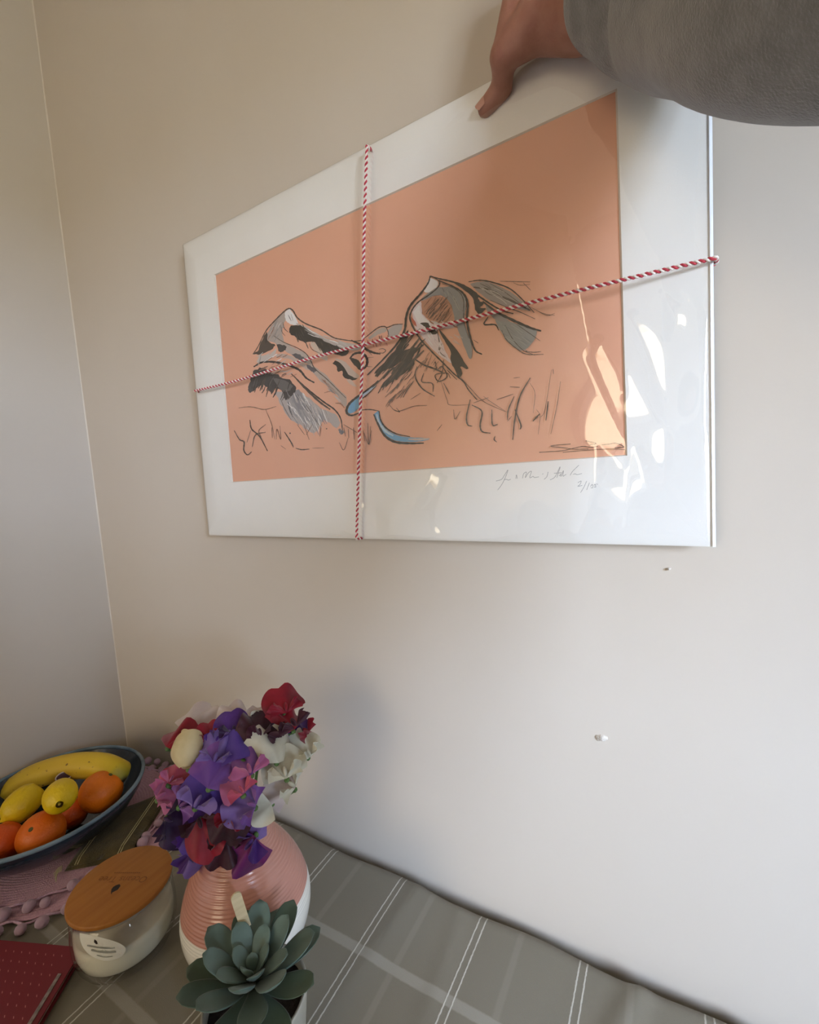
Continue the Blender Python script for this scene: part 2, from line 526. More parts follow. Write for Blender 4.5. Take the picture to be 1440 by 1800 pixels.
def hatch(c, poly, ang, n_, ln, wd, cols, seed):
    r2 = random.Random(seed)
    xs_ = [p[0] for p in poly]; ys_ = [p[1] for p in poly]
    def inside(x, y):
        k = False; j = len(poly)-1
        for i in range(len(poly)):
            xi, yi = poly[i]; xj, yj = poly[j]
            if (yi > y) != (yj > y) and x < (xj-xi)*(y-yi)/(yj-yi)+xi: k = not k
            j = i
        return k
    done = 0
    for _ in range(n_*30):
        if done >= n_: break
        x, y = r2.uniform(min(xs_), max(xs_)), r2.uniform(min(ys_), max(ys_))
        if not inside(x, y): continue
        a = math.radians(ang + r2.uniform(-9, 9)); L = ln*r2.uniform(.5, 1.1)
        dx, dy_ = math.cos(a)*L/2, math.sin(a)*L/2
        bw = r2.uniform(-.08, .08)*L
        stroke(c, [(x-dx, y-dy_), (x+bw*math.sin(a), y-bw*math.cos(a)), (x+dx, y+dy_)], wd*r2.uniform(.6, 1.3), r2.choice(cols), n=3)
        done += 1

# left mountain fills
fill('A', [(485, 392), (440, 425), (380, 482), (345, 548), (335, 600), (380, 612), (425, 640), (450, 612), (440, 560), (448, 500), (470, 440)], (182, 168, 158), .8)
fill('A', [(490, 388), (458, 420), (466, 468), (492, 490), (545, 495), (525, 440)], WHITE, .6)
fill('A', [(530, 480), (600, 512), (680, 560), (760, 596), (860, 615), (960, 635), (950, 662), (880, 662), (780, 640), (700, 600), (620, 550), (560, 515)], (196, 186, 180), .6)
fill('A', [(380, 572), (440, 600), (520, 650), (600, 690), (640, 742), (622, 762), (560, 732), (500, 692), (420, 645)], (186, 172, 162), .8)
fill('A', [(600, 745), (660, 775), (740, 840), (820, 930), (868, 975), (868, 1040), (832, 1022), (800, 955), (720, 890), (640, 812)], (190, 172, 160), .8)
fill('A', [(290, 702), (360, 690), (402, 650), (385, 702), (320, 742), (272, 745)], (205, 194, 186), .8)
fill('A', [(390, 695), (460, 690), (560, 735), (640, 790), (600, 792), (500, 730), (420, 712)], (200, 178, 165), .8)
fill('A', [(625, 610), (670, 620), (700, 660), (740, 700), (735, 735), (690, 700), (640, 650)], (212, 190, 172), .6)
fill('A', [(390, 942), (460, 940), (530, 930), (600, 972), (700, 1050), (790, 1092), (826, 1150), (800, 1182), (720, 1132), (665, 1212), (600, 1190), (560, 1160), (500, 1130), (450, 1062), (420, 1002)], (186, 176, 172), 1.2)
fill('A', [(470, 1000), (560, 960), (640, 1030), (720, 1110), (660, 1150), (600, 1150), (520, 1100)], (172, 166, 166), 1.2)
fill('A', [(500, 960), (550, 930), (600, 990), (590, 1060), (540, 1050)], (148, 144, 148), 1)
# dark masses
fill('A', [(495, 502), (560, 500), (620, 535), (680, 580), (760, 620), (820, 645), (885, 665), (850, 702), (780, 690), (722, 692), (690, 650), (640, 608), (580, 612), (520, 572), (485, 547)], INK, 1.2)
fill('A', [(340, 545), (305, 600), (285, 660), (245, 692), (300, 690), (350, 672), (392, 632), (345, 602)], INK2, 1.2)
fill('A', [(400, 625), (445, 630), (470, 642), (455, 668), (420, 677)], (66, 60, 60), .8)
fill('A', [(500, 690), (545, 690), (590, 720), (600, 745), (560, 735)], (92, 88, 92), 1)
fill('A', [(600, 760), (640, 775), (665, 800), (650, 815), (615, 790)], (88, 84, 90), 1)
fill('A', [(250, 802), (300, 782), (350, 802), (430, 840), (500, 872), (530, 922), (490, 990), (455, 992), (440, 942), (400, 922), (370, 950), (340, 912), (290, 900), (240, 945), (210, 922), (225, 872)], (60, 55, 54), 1.6)
fill('A', [(380, 850), (460, 870), (510, 900), (480, 940), (420, 920)], (104, 98, 96), 1)
fill('A', [(778, 752), (802, 735), (850, 772), (880, 822), (945, 850), (900, 866), (850, 842), (840, 802), (815, 812), (800, 772)], INK, .8)
fill('A', [(790, 720), (850, 738), (900, 785), (952, 838), (930, 850), (885, 828), (842, 768)], (206, 186, 172), .5)
fill('A', [(890, 715), (925, 722), (955, 740), (965, 795), (935, 775), (905, 745)], INK, .6)
fill('A', [(870, 860), (900, 862), (935, 905), (915, 905), (885, 885)], (214, 188, 170), .5)
# mid hill
fill('A', [(1010, 582), (1080, 527), (1130, 516), (1130, 542), (1080, 562), (1030, 592)], (190, 176, 164), .6)
fill('A', [(1145, 526), (1190, 500), (1242, 498), (1215, 560), (1180, 592), (1150, 572)], (188, 178, 172), .6)
# ridge lines
for pts, wd, col in [
    ([(245, 692), (280, 640), (330, 540), (380, 480), (450, 410), (485, 388), (512, 402), (542, 450), (600, 490), (700, 530), (780, 580), (840, 594), (920, 605), (970, 600)], 9, INK2),
    ([(970, 600), (1020, 560), (1080, 515), (1120, 507), (1140, 514), (1190, 495), (1245, 491)], 8, INK2),
    ([(900, 600), (970, 632), (1000, 660), (1050, 682), (1095, 690)], 16, INK),
    ([(250, 776), (310, 745), (400, 746), (500, 772), (560, 802), (600, 850), (655, 882)], 15, INK),
    ([(385, 570), (450, 612), (540, 650), (600, 690), (632, 740), (660, 790), (740, 860), (820, 940), (866, 985)], 6, INK2),
    ([(500, 822), (560, 880), (640, 950), (720, 1012), (790, 1062), (830, 1122), (842, 1200)], 10, INK),
    ([(520, 840), (600, 925), (690, 1010), (760, 1060)], 14, INK2),
    ([(890, 722), (920, 690), (970, 684), (1004, 720), (1000, 770), (960, 792), (930, 762)], 17, INK),
    ([(445, 480), (455, 520), (480, 545)], 5, INK2), ([(430, 500), (440, 545), (460, 570)], 4, INK2),
    ([(480, 430), (500, 470)], 4, INK2), ([(500, 425), (512, 470)], 3, GREY),
    ([(620, 620), (640, 660), (700, 690)], 4, INK2), ([(640, 700), (690, 712), (740, 735)], 5, PALE),
    ([(720, 950), (760, 940), (800, 955)], 5, BRN), ([(795, 1018), (830, 1022), (855, 1050)], 8, BRN),
    ([(480, 1010), (490, 1060), (512, 1112)], 9, (90, 88, 92)), ([(560, 1000), (600, 1060), (660, 1130)], 7, (110, 106, 108)),
    ([(600, 1030), (640, 1090), (682, 1162)], 6, (90, 86, 88)), ([(430, 990), (455, 1050), (500, 1130)], 6, (128, 116, 110)),
    ([(820, 1190), (836, 1215), (846, 1200)], 24, (128, 124, 128)), ([(540, 960), (548, 1000)], 18, (110, 106, 112)),
    ([(460, 960), (440, 1000)], 6, INK2), ([(540, 1160), (590, 1230)], 4, PEN), ([(585, 1160), (620, 1262)], 4, PEN),
    ([(340, 560), (330, 620)], 8, INK), ([(300, 690), (290, 740), (275, 770)], 6, GREY),
    ([(1130, 510), (1145, 540), (1150, 580)], 5, INK2), ([(1000, 660), (1040, 700)], 4, PEN), ([(1000, 715), (1050, 712)], 3, PEN), ([(985, 775), (1040, 776)], 3, PEN),
    ([(1085, 660), (1110, 655), (1130, 668), (1110, 685), (1085, 680)], 5, INK2),
]: stroke('A', pts, wd, col)
hatch('A', [(490, 480), (560, 500), (680, 590), (620, 640), (520, 590)], 70, 16, 60, 6, [INK, INK2], 3)
hatch('A', [(640, 600), (860, 660), (820, 720), (700, 700)], 60, 14, 50, 6, [INK, INK2], 4)
hatch('A', [(220, 850), (500, 880), (480, 980), (240, 930)], 110, 22, 70, 7, [INK, INK2, (92, 86, 84)], 5)
hatch('A', [(470, 940), (620, 980), (790, 1110), (650, 1210), (520, 1130)], 62, 70, 90, 5, [PALE, (150, 146, 150), (198, 188, 184), WHITE], 6)
hatch('A', [(360, 500), (450, 450), (440, 590), (350, 600)], 120, 14, 60, 5, [PALE, GREY, BRN], 7)
hatch('A', [(540, 500), (940, 640), (880, 660), (600, 550)], 27, 14, 80, 6, [PALE, GREY, WHITE], 8)
hatch('A', [(640, 800), (860, 980), (840, 1020), (700, 900)], 48, 14, 70, 5, [PALE, BRN, GREY], 9)
hatch('A', [(270, 700), (400, 660), (600, 760), (300, 760)], 150, 14, 60, 5, [PALE, WHITE, BRN], 10)
hatch('A', [(1000, 600), (1150, 560), (1150, 640), (1030, 640)], 75, 20, 40, 5, [(196, 112, 106), (120, 70, 62), (216, 150, 136)], 11)
hatch('A', [(250, 785), (420, 770), (540, 830), (470, 850), (300, 800)], 160, 18, 50, 5, [BRN, PALE, INK2], 12)
# river
fill('A', [(1062, 898), (1000, 948), (952, 990), (948, 1050), (900, 1086), (877, 1076), (890, 1032), (940, 980), (1000, 928)], BLUE, .2)
stroke('A', [(1060, 902), (1000, 950), (955, 990)], 14, PB)
fill('A', [(1050, 1092), (1085, 1072), (1092, 1130), (1130, 1190), (1200, 1230), (1290, 1246), (1418, 1252), (1380, 1270), (1280, 1276), (1190, 1266), (1120, 1222), (1080, 1162)], BLUE, .2)
stroke('A', [(1070, 1090), (1085, 1150), (1130, 1205), (1180, 1235)], 16, PB)
stroke('A', [(1280, 1258), (1350, 1260), (1418, 1254)], 14, (206, 190, 182))
for pts, wd, col in [
    ([(1082, 868), (1010, 928), (930, 984), (882, 1030), (868, 1078), (900, 1100), (955, 1082)], 15, INK),
    ([(1070, 900), (1010, 960), (962, 1000), (955, 1066)], 6, INK), ([(955, 1066), (1020, 1060), (1082, 1070)], 7, INK2),
    ([(1085, 1070), (1096, 1130), (1132, 1182), (1200, 1222), (1292, 1242)], 9, INK),
    ([(1050, 1092), (1076, 1152), (1122, 1232), (1190, 1276), (1290, 1286), (1384, 1284)], 15, INK),
]: stroke('A', pts, wd, col)
# left grasses
for pts, wd in [([(120, 1200), (155, 1260), (186, 1276), (184, 1330), (208, 1362), (236, 1342)], 8),
    ([(225, 1130), (236, 1190), (290, 1240), (342, 1336)], 8), ([(240, 1310), (262, 1230), (330, 1212)], 6), ([(300, 1245), (285, 1200), (330, 1160)], 5),
    ([(370, 1180), (375, 1250)], 4), ([(400, 1260), (405, 1190), (430, 1260), (425, 1170)], 4), ([(455, 1210), (500, 1280), (515, 1312)], 8), ([(490, 1215), (495, 1222)], 10),
    ([(530, 1318), (570, 1328), (622, 1324)], 7), ([(700, 1155), (690, 1240)], 4), ([(735, 1185), (737, 1192)], 9), ([(640, 1160), (600, 1230)], 4), ([(150, 1050), (230, 1042), (320, 1060), (400, 1040)], 4),
    ([(330, 1060), (370, 1160), (390, 1260)], 3), ([(850, 1180), (862, 1240)], 5), ([(880, 1190), (884, 1250)], 4), ([(915, 1180), (920, 1260)], 5), ([(980, 1200), (990, 1270)], 4),
    ([(1010, 1150), (1016, 1290), (1035, 1200)], 5), ([(850, 1160), (940, 1215)], 4), ([(820, 1280), (850, 1330), (880, 1250)], 4), ([(640, 1318), (720, 1316)], 3), ([(465, 1325), (430, 1300)], 3), ([(205, 1280), (230, 1200)], 4)]:
    stroke('A', pts, wd, PEN if wd < 6 else INK2)
# right mountain
fill('B', [(445, 222), (540, 222), (600, 270), (616, 330), (602, 420), (626, 500), (652, 600), (642, 655), (612, 600), (572, 492), (545, 410), (525, 330), (482, 280), (432, 272), (340, 305), (380, 262)], (150, 150, 150), .6)
fill('B', [(395, 165), (442, 184), (442, 216), (392, 252), (362, 245)], WHITE, .5)
fill('B', [(340, 310), (430, 275), (500, 300), (545, 400), (520, 440), (440, 430), (360, 390)], (196, 142, 114), .8)
fill('B', [(288, 360), (340, 308), (352, 380), (400, 430), (460, 440), (545, 425), (560, 450), (520, 470), (442, 480), (472, 560), (502, 630), (532, 682), (482, 652), (420, 602), (360, 532), (308, 462)], (232, 214, 214), .8)
fill('B', [(296, 372), (335, 330), (345, 390), (400, 440), (380, 470), (330, 440)], WHITE, .8)
fill('B', [(284, 400), (308, 428), (318, 462), (292, 432)], (198, 96, 68), .5)
fill('B', [(640, 202), (720, 186), (800, 210), (880, 250), (960, 310), (1002, 362), (960, 356), (860, 340), (760, 302), (690, 252)], (160, 150, 144), .6)
fill('B', [(790, 400), (880, 430), (1000, 470), (1042, 492), (1012, 562), (960, 602), (900, 582), (850, 532), (800, 442)], (146, 146, 142), .6)
fill('B', [(730, 320), (800, 375), (880, 430), (800, 420), (745, 370)], (150, 142, 138), .6)
fill('B', [(520, 184), (600, 208), (680, 258), (692, 300), (722, 322), (700, 346), (735, 352), (700, 382), (678, 372), (665, 330), (650, 280), (600, 236)], INK, .8)
fill('B', [(338, 440), (380, 434), (402, 460), (442, 490), (430, 506), (390, 502), (368, 462)], INK, .6)
fill('B', [(450, 470), (500, 530), (560, 600), (602, 670), (628, 716), (582, 700), (592, 742), (570, 766), (550, 722), (520, 662), (522, 612), (490, 552), (460, 502)], INK, .6)
fill('B', [(270, 478), (262, 530), (230, 600), (320, 582), (292, 650), (302, 690), (240, 742), (100, 832), (176, 732), (226, 662), (170, 706), (60, 742), (150, 652), (200, 582), (236, 512)], INK, 1.0)
for pts, wd, col in [
    ([(400, 155), (385, 200), (340, 262), (280, 332), (254, 400), (244, 482), (200, 562), (120, 652), (20, 752)], 13, INK),
    ([(398, 155), (450, 170), (520, 186), (600, 212), (640, 242), (700, 282), (760, 322), (830, 362), (900, 382)], 11, INK),
    ([(405, 155), (452, 186), (446, 222), (390, 270), (330, 310), (290, 360), (278, 420), (330, 522), (400, 602), (470, 672), (540, 742), (600, 792), (630, 842), (682, 902)], 9, INK),
    ([(450, 182), (540, 220), (600, 262), (624, 322), (620, 420), (640, 522), (670, 602), (712, 627)], 13, INK),
    ([(470, 200), (560, 240), (600, 300), (600, 420), (630, 530)], 5, INK2),
    ([(630, 190), (700, 180), (780, 194), (880, 232), (960, 302), (1026, 376)], 8, INK),
    ([(660, 222), (760, 240), (860, 290), (940, 330), (1002, 362)], 14, INK2), ([(700, 200), (800, 250), (900, 320)], 6, (96, 88, 84)), ([(760, 200), (860, 260), (980, 350)], 4, INK2),
    ([(820, 186), (900, 188), (1002, 190)], 4, PEN), ([(960, 196), (1006, 242)], 4, PEN), ([(900, 195), (940, 210), (1000, 205)], 3, PEN),
    ([(715, 308), (800, 372), (900, 422), (1000, 466), (1068, 486)], 16, INK),
    ([(760, 300), (860, 342), (940, 372), (1032, 414)], 5, INK2), ([(1000, 340), (1080, 380), (1150, 392)], 3, PEN), ([(1020, 350), (1100, 392), (1150, 380)], 3, PEN),
    ([(830, 482), (860, 540), (920, 592), (980, 626), (1082, 627)], 5, INK2), ([(900, 432), (1000, 502), (1062, 546)], 4, INK2), ([(850, 450), (900, 540), (960, 602), (1030, 632)], 4, INK2), ([(960, 606), (1020, 614), (1068, 610)], 4, INK2),
    ([(748, 402), (724, 446), (790, 448), (812, 482)], 9, INK),
    ([(440, 480), (455, 560), (455, 610), (500, 650)], 6, INK2), ([(470, 560), (450, 620)], 4, PEN),
    ([(660, 540), (690, 560)], 4, PEN), ([(650, 580), (640, 650)], 4, GREY),
    ([(300, 652), (360, 690), (420, 712), (485, 742)], 10, INK), ([(320, 700), (308, 760), (350, 832), (426, 880)], 8, INK2), ([(360, 740), (348, 792), (410, 802), (416, 852)], 6, INK2),
    ([(420, 690), (430, 672), (440, 720), (470, 700), (500, 760), (450, 790), (430, 750), (500, 740), (520, 770)], 6, INK2), ([(480, 660), (470, 740), (440, 800)], 5, INK2),
    ([(460, 780), (500, 900), (520, 932), (640, 930)], 3, PEN), ([(480, 800), (515, 866)], 5, INK2), ([(560, 740), (640, 830), (720, 910), (850, 972)], 4, PEN), ([(500, 720), (560, 780)], 5, INK2),
    ([(280, 900), (340, 860)], 3, PEN), ([(150, 930), (200, 970), (300, 940), (380, 935)], 4, PEN), ([(180, 960), (215, 975), (195, 950)], 4, INK2),
]: stroke('B', pts, wd, col)
hatch('B', [(250, 480), (330, 590), (290, 700), (130, 820), (60, 740), (200, 590)], 127, 40, 150, 9, [INK, INK, INK2], 21)
hatch('B', [(120, 780), (330, 690), (320, 800), (150, 930)], 127, 22, 110, 5, [INK2, PEN], 22)
hatch('B', [(340, 320), (480, 290), (545, 410), (440, 420)], 128, 55, 70, 4, [INK2, BRN, PEN, (120, 84, 66)], 23)
hatch('B', [(450, 230), (600, 260), (600, 420), (520, 330)], 60, 16, 60, 5, [GREY, (172, 168, 164), (120, 118, 118)], 24)
hatch('B', [(360, 520), (420, 500), (480, 600), (520, 670), (440, 620)], 58, 16, 60, 7, [WHITE, (238, 222, 222), (216, 196, 200)], 25)
hatch('B', [(400, 430), (540, 430), (600, 540), (560, 560), (480, 480)], 35, 16, 50, 6, [(226, 200, 190), BRN, PALE], 26)
hatch('B', [(340, 620), (480, 680), (460, 760), (340, 700)], 120, 16, 60, 3, [PEN], 27)
hatch('B', [(690, 210), (820, 230), (960, 340), (760, 290)], 30, 20, 90, 5, [PALE, GREY, (112, 104, 100)], 28)
hatch('B', [(820, 440), (1020, 490), (960, 590), (870, 540)], 35, 14, 90, 5, [(134, 136, 134), (162, 160, 154)], 29)
# right grasses
for pts, wd in [([(640, 900), (618, 1000), (624, 1050), (652, 1060)], 8), ([(650, 932), (710, 970), (700, 1050), (712, 1092), (762, 1102)], 9), ([(770, 960), (774, 1050), (806, 1050)], 8),
    ([(1002, 768), (940, 880), (910, 1010), (896, 1142)], 9), ([(905, 880), (870, 960), (864, 1022)], 7), ([(910, 960), (945, 1052), (940, 1080)], 9), ([(1110, 910), (1096, 1026)], 8),
    ([(1185, 790), (1160, 950), (1126, 1108)], 4), ([(1018, 1030), (1060, 984)], 9), ([(790, 1120), (784, 1140), (800, 1156)], 6), ([(540, 960), (548, 1018), (580, 970)], 4), ([(470, 1050), (440, 1088)], 4),
    ([(800, 900), (900, 866)], 4), ([(900, 770), (940, 765)], 3), ([(880, 822), (940, 826)], 4), ([(1140, 715), (1142, 745)], 4), ([(1040, 960), (1060, 1000), (1050, 1110)], 3), ([(1000, 800), (1030, 860), (1020, 980)], 3),
    ([(1130, 720), (1090, 960), (1060, 1010)], 3), ([(660, 920), (750, 888)], 4), ([(720, 880), (760, 910), (860, 975)], 3), ([(865, 1030), (890, 1000)], 4), ([(0, 1100), (30, 1170), (40, 1060)], 4)]:
    stroke('B', pts, wd, PEN if wd < 6 else INK2)
# signature
for pts, wd in [([(556, 180), (760, 166), (880, 140), (960, 126), (1030, 136), (1085, 124)], 6), ([(840, 105), (720, 114), (660, 126), (760, 136), (880, 152), (1000, 150)], 6), ([(975, 76), (1070, 98), (1015, 112)], 6),
    ([(1030, 88), (1062, 98), (1055, 112)], 4), ([(1120, 112), (1190, 106), (1250, 98), (1322, 132), (1240, 138)], 7), ([(770, 180), (1000, 160), (1190, 150), (1334, 156)], 5)]:
    stroke('C', pts, wd, PEN, taper=False)
M_ink = bpy.data.materials.new('printed_ink')
M_ink.use_nodes = True
_n = M_ink.node_tree.nodes
_a = _n.new('ShaderNodeVertexColor'); _a.layer_name = 'ink'
M_ink.node_tree.links.new(_a.outputs[0], _n['Principled BSDF'].inputs['Base Color'])
_n['Principled BSDF'].inputs['Roughness'].default_value = 0.6
def ink_mesh(name, parent):
    o = mesh_obj(name, DV, DF, M_ink, parent, smooth=False)
    ca = o.data.color_attributes.new('ink', 'FLOAT_COLOR', 'CORNER')
    buf = []
    for p, c in zip(o.data.polygons, DC):
        buf += list(srgb(*c)) * p.loop_total
    ca.data.foreach_set('color', buf)
    return o
dr = ink_mesh('mountain_drawing', art)
dr['label'] = 'ink and wash drawing of two mountain peaks with a blue river'
# pencil inscription on the mat
DV.clear(); DF.clear(); DC.clear()
LAY[0] = 0
GPEN = (166, 166, 166)
for pts in [[(165, 440), (215, 425), (240, 390), (272, 340), (262, 375), (235, 440), (205, 490), (180, 520)], [(235, 430), (262, 425), (275, 432), (298, 424)], [(345, 420), (350, 385), (358, 418)],
    [(405, 415), (415, 375), (440, 360), (430, 410), (455, 370), (485, 352), (470, 410), (500, 398), (512, 408), (552, 402)], [(585, 380), (592, 372)], [(600, 425), (625, 400), (636, 358)],
    [(655, 430), (700, 400), (745, 310), (715, 410)], [(690, 370), (760, 365)], [(735, 395), (750, 378), (752, 398), (775, 345), (770, 395), (790, 385), (800, 380)], [(835, 388), (860, 350), (915, 296)], [(862, 380), (880, 375), (900, 382), (942, 372)],
    [(905, 455), (935, 440), (925, 470), (905, 488), (945, 480)], [(985, 440), (960, 495), (930, 545)], [(1010, 455), (985, 520)], [(1020, 490), (1035, 470), (1040, 500), (1022, 500)], [(1050, 480), (1062, 470), (1066, 495), (1050, 492)], [(1072, 465), (1085, 470)]]:
    stroke('C', pts, 4.5, GPEN, taper=False, Y=YP-0.00012)
ins = ink_mesh('pencil_inscription', mb)

# clear wrapper: a crinkled film that follows from the tilt of its creases
NU, NV = 420, 280
uu = np.linspace(0, 1, NU+1); vv = np.linspace(0, 1, NV+1)
UU, VV = np.meshgrid(uu, vv, indexing='ij')
o0, o1, o2, o3 = oq                      # TL TR BR BL
GX = ((1-VV)*((1-UU)*o0[0]+UU*o1[0]) + VV*((1-UU)*o3[0]+UU*o2[0]))
GZ = ((1-VV)*((1-UU)*o0[2]+UU*o1[2]) + VV*((1-UU)*o3[2]+UU*o2[2]))
Wd, Ht = abs(o1[0]-o0[0]), abs(o0[2]-o3[2])
hx, hz = Wd/NU, Ht/NV
PX_d = np.stack([GX-CAM[0], np.full_like(GX, YP-CAM[1]), GZ-CAM[2]], -1)
_zz = PX_d @ FW
PXX = 720+FPX*(PX_d@RT)/_zz; PXY = 900-FPX*(PX_d@UP)/_zz
def pmask(poly):
    m = np.zeros(GX.shape, bool); j = len(poly)-1
    for i in range(len(poly)):
        xi, yi = poly[i]; xj, yj = poly[j]
        if yi != yj:
            c = ((yi > PXY) != (yj > PXY)) & (PXX < (xj-xi)*(PXY-yi)/(yj-yi)+xi)
            m ^= c
        j = i
    return m
E_ = lambda pts: [(960+x/3, 380+y/3) for x, y in pts]
creases = [
    (E_([(200, 745), (250, 735), (300, 690), (420, 910), (430, 1215)]), 1.0),
    (E_([(430, 810), (520, 960), (590, 1080), (640, 1120), (680, 1180), (670, 1280), (600, 1290), (520, 1230), (430, 1200)]), 1.2),
    (E_([(455, 545), (540, 590), (640, 660), (680, 600), (690, 560), (620, 405), (680, 470), (770, 470), (850, 520), (840, 600), (835, 1130), (690, 1120), (640, 1110), (620, 940), (540, 720)]), 1.5),
    (E_([(270, 1205), (350, 1260), (440, 1330), (460, 1200), (545, 1450), (450, 1440), (430, 1560), (380, 1660), (350, 1620), (290, 1640), (250, 1720), (175, 1680), (230, 1560), (240, 1480), (270, 1400)]), 1.5),
    (E_([(490, 1650), (530, 1640), (545, 1725), (490, 1728)]), 1.6), (E_([(820, 1610), (840, 1620), (850, 1680), (825, 1670)]), 1.6), (E_([(320, 1700), (420, 1690), (490, 1730), (330, 1730)]), 1.6),
    (E_([(730, 130), (745, 130), (760, 225), (748, 225)]), 1.3), (E_([(770, 255), (800, 285), (860, 375), (848, 380)]), 1.3), (E_([(740, 305), (835, 390), (828, 400)]), 1.3), (E_([(680, 370), (775, 460), (760, 470)]), 1.3),
    (E_([(828, 1130), (840, 1130), (842, 1400), (836, 1400)]), 1.3),
    ([(780, 240), (812, 200), (864, 140), (864, 160), (830, 208)], 1.6),
    ([(690, 942), (762, 838), (815, 838), (745, 944)], 0.55), ([(405, 520), (545, 425), (575, 432), (440, 525)], 0.5), ([(600, 940), (640, 880), (668, 905), (660, 942)], 0.7), ([(745, 935), (752, 900), (775, 930), (790, 945)], 0.8),
    ([(395, 770), (440, 690), (455, 700), (410, 790)], 0.45), ([(540, 320), (620, 280), (628, 300), (560, 345)], 0.4),
]
# slopes that mirror a given spot of the rear wall to the eye: the window inside a crease, dull wall beside it elsewhere
def mirror_slope(X, Z):
    P_ = np.stack([GX, np.full_like(GX, YP-.003), GZ], -1)
    a_ = CAM-P_; a_ = a_/np.linalg.norm(a_, axis=-1, keepdims=True)
    b_ = np.array([X, YF, Z])-P_; b_ = b_/np.linalg.norm(b_, axis=-1, keepdims=True)
    n_ = a_+b_
    return n_[..., 0]/n_[..., 1], n_[..., 2]/n_[..., 1]
ix, iz = mirror_slope((DX0+DX1)/2, (DZ0+DZ1)/2)
ox_, oz_ = mirror_slope(DX1+.75, .55)
lx_, lz_ = mirror_slope(XL-.60, 1.4)
lnx = np.interp(PXY, [430, 610, 640, 785, 960], [1006, 1040, 1052, 1102, 1102])
left = PXX < lnx
wv = 1/(1+np.exp(-(PXY-400)/22))
wgt = np.where(left, 1/(1+np.exp(-(PXX-830)/32)), 1.0)*wv
gx = np.where(left, lx_*1.12, ox_)*wgt; gz = np.where(left, 0, oz_*.6)*wgt
for poly, k in creases:
    mk = pmask(poly)
    if k < .52: continue
    gx[mk] = gx[mk]+(ix[mk]-gx[mk])*(1.25+.15*k); gz[mk] = iz[mk]
r3 = np.random.RandomState(5)
for _ in range(26):        # faint random undulation
    kx, kz = r3.uniform(-60, 60, 2); ph = r3.uniform(0, 6.28); a = 0.006
    gx += a*np.cos(kx*GX+kz*GZ+ph)*kx/60; gz += a*np.cos(kx*GX+kz*GZ+ph)*kz/60
# divergence (v runs downwards) and sine-basis Poisson solve
gv = -gz
div = np.zeros((NU-1, NV-1))
gxe = 0.5*(gx[1:, :]+gx[:-1, :]); gve = 0.5*(gv[:, 1:]+gv[:, :-1])
div = (gxe[1:, 1:-1]-gxe[:-1, 1:-1])/hx + (gve[1:-1, 1:]-gve[1:-1, :-1])/hz
def sinm(N):
    k = np.arange(1, N)
    return np.sin(np.pi*np.outer(k, k)/N)
Su, Sv = sinm(NU), sinm(NV)
lu = (2*np.cos(np.pi*np.arange(1, NU)/NU)-2)/hx**2; lv = (2*np.cos(np.pi*np.arange(1, NV)/NV)-2)/hz**2
co = (Su@div@Sv)*(4/(NU*NV))/(lu[:, None]+lv[None, :])
H = np.zeros_like(GX); H[1:-1, 1:-1] = Su@co@Sv
edge = np.minimum(np.minimum(UU, 1-UU)*Wd, np.minimum(VV, 1-VV)*Ht)
H = H*np.clip(edge/0.004, 0, 1)
low = -min(H.min(), 0) + 0.0006
FILM = H + 0.0005 + (low)*np.clip(edge/0.03, 0, 1)**0.5
Vf = np.stack([GX, YP-FILM, GZ], -1).reshape(-1, 3)
N1 = NV+1
idx = np.arange((NU+1)*N1).reshape(NU+1, N1)
Ff = np.stack([idx[:-1, :-1], idx[:-1, 1:], idx[1:, 1:], idx[1:, :-1]], -1).reshape(-1, 4)
M_film = thin_clear('clear_wrapper_film', (0.985, 0.985, 0.985, 1), 0.03, 1.5, 2.5)
def np_mesh(name, V, F, mat, parent):
    me = bpy.data.meshes.new(name)
    me.vertices.add(len(V)); me.vertices.foreach_set('co', V.astype(np.float32).ravel())
    me.loops.add(F.size); me.loops.foreach_set('vertex_index', F.astype(np.int32).ravel())
    me.polygons.add(len(F)); me.polygons.foreach_set('loop_start', np.arange(0, F.size, F.shape[1], dtype=np.int32))
    me.update(calc_edges=True); me.validate()
    me.polygons.foreach_set('use_smooth', np.ones(len(me.polygons), bool))
    me.materials.append(mat)
    o = bpy.data.objects.new(name, me); COL.objects.link(o)
    if parent: put_under(o, parent)
    return o
film = np_mesh('clear_wrapper', Vf, Ff, M_film, art)
film['label'] = 'crinkled clear plastic wrapper over the print'
# wrapper fold down the right-hand side, its edge highlight painted near-white
M_edge = material('wrapper_fold_highlight', srgb(236, 240, 246), 0.15, spec=0.8)
ed = [o1 + (o2-o1)*k/12 for k in range(13)]
V, Fc = [], []
for i, p in enumerate(ed):
    V += [p+np.array([-.0004, -.0012, 0]), p+np.array([.0016, -.0006, 0]), p+np.array([.0018, .004, 0])]
    if i:
        b = 3*i; Fc += [(b-3, b, b+1, b-2), (b-2, b+1, b+2, b-1)]
mesh_obj('wrapper_fold_highlight', V, Fc, M_edge, art)

def film_h(px, py):
    d2 = (PXX-px)**2+(PXY-py)**2
    i = np.argmin(d2)
    return FILM.ravel()[i]

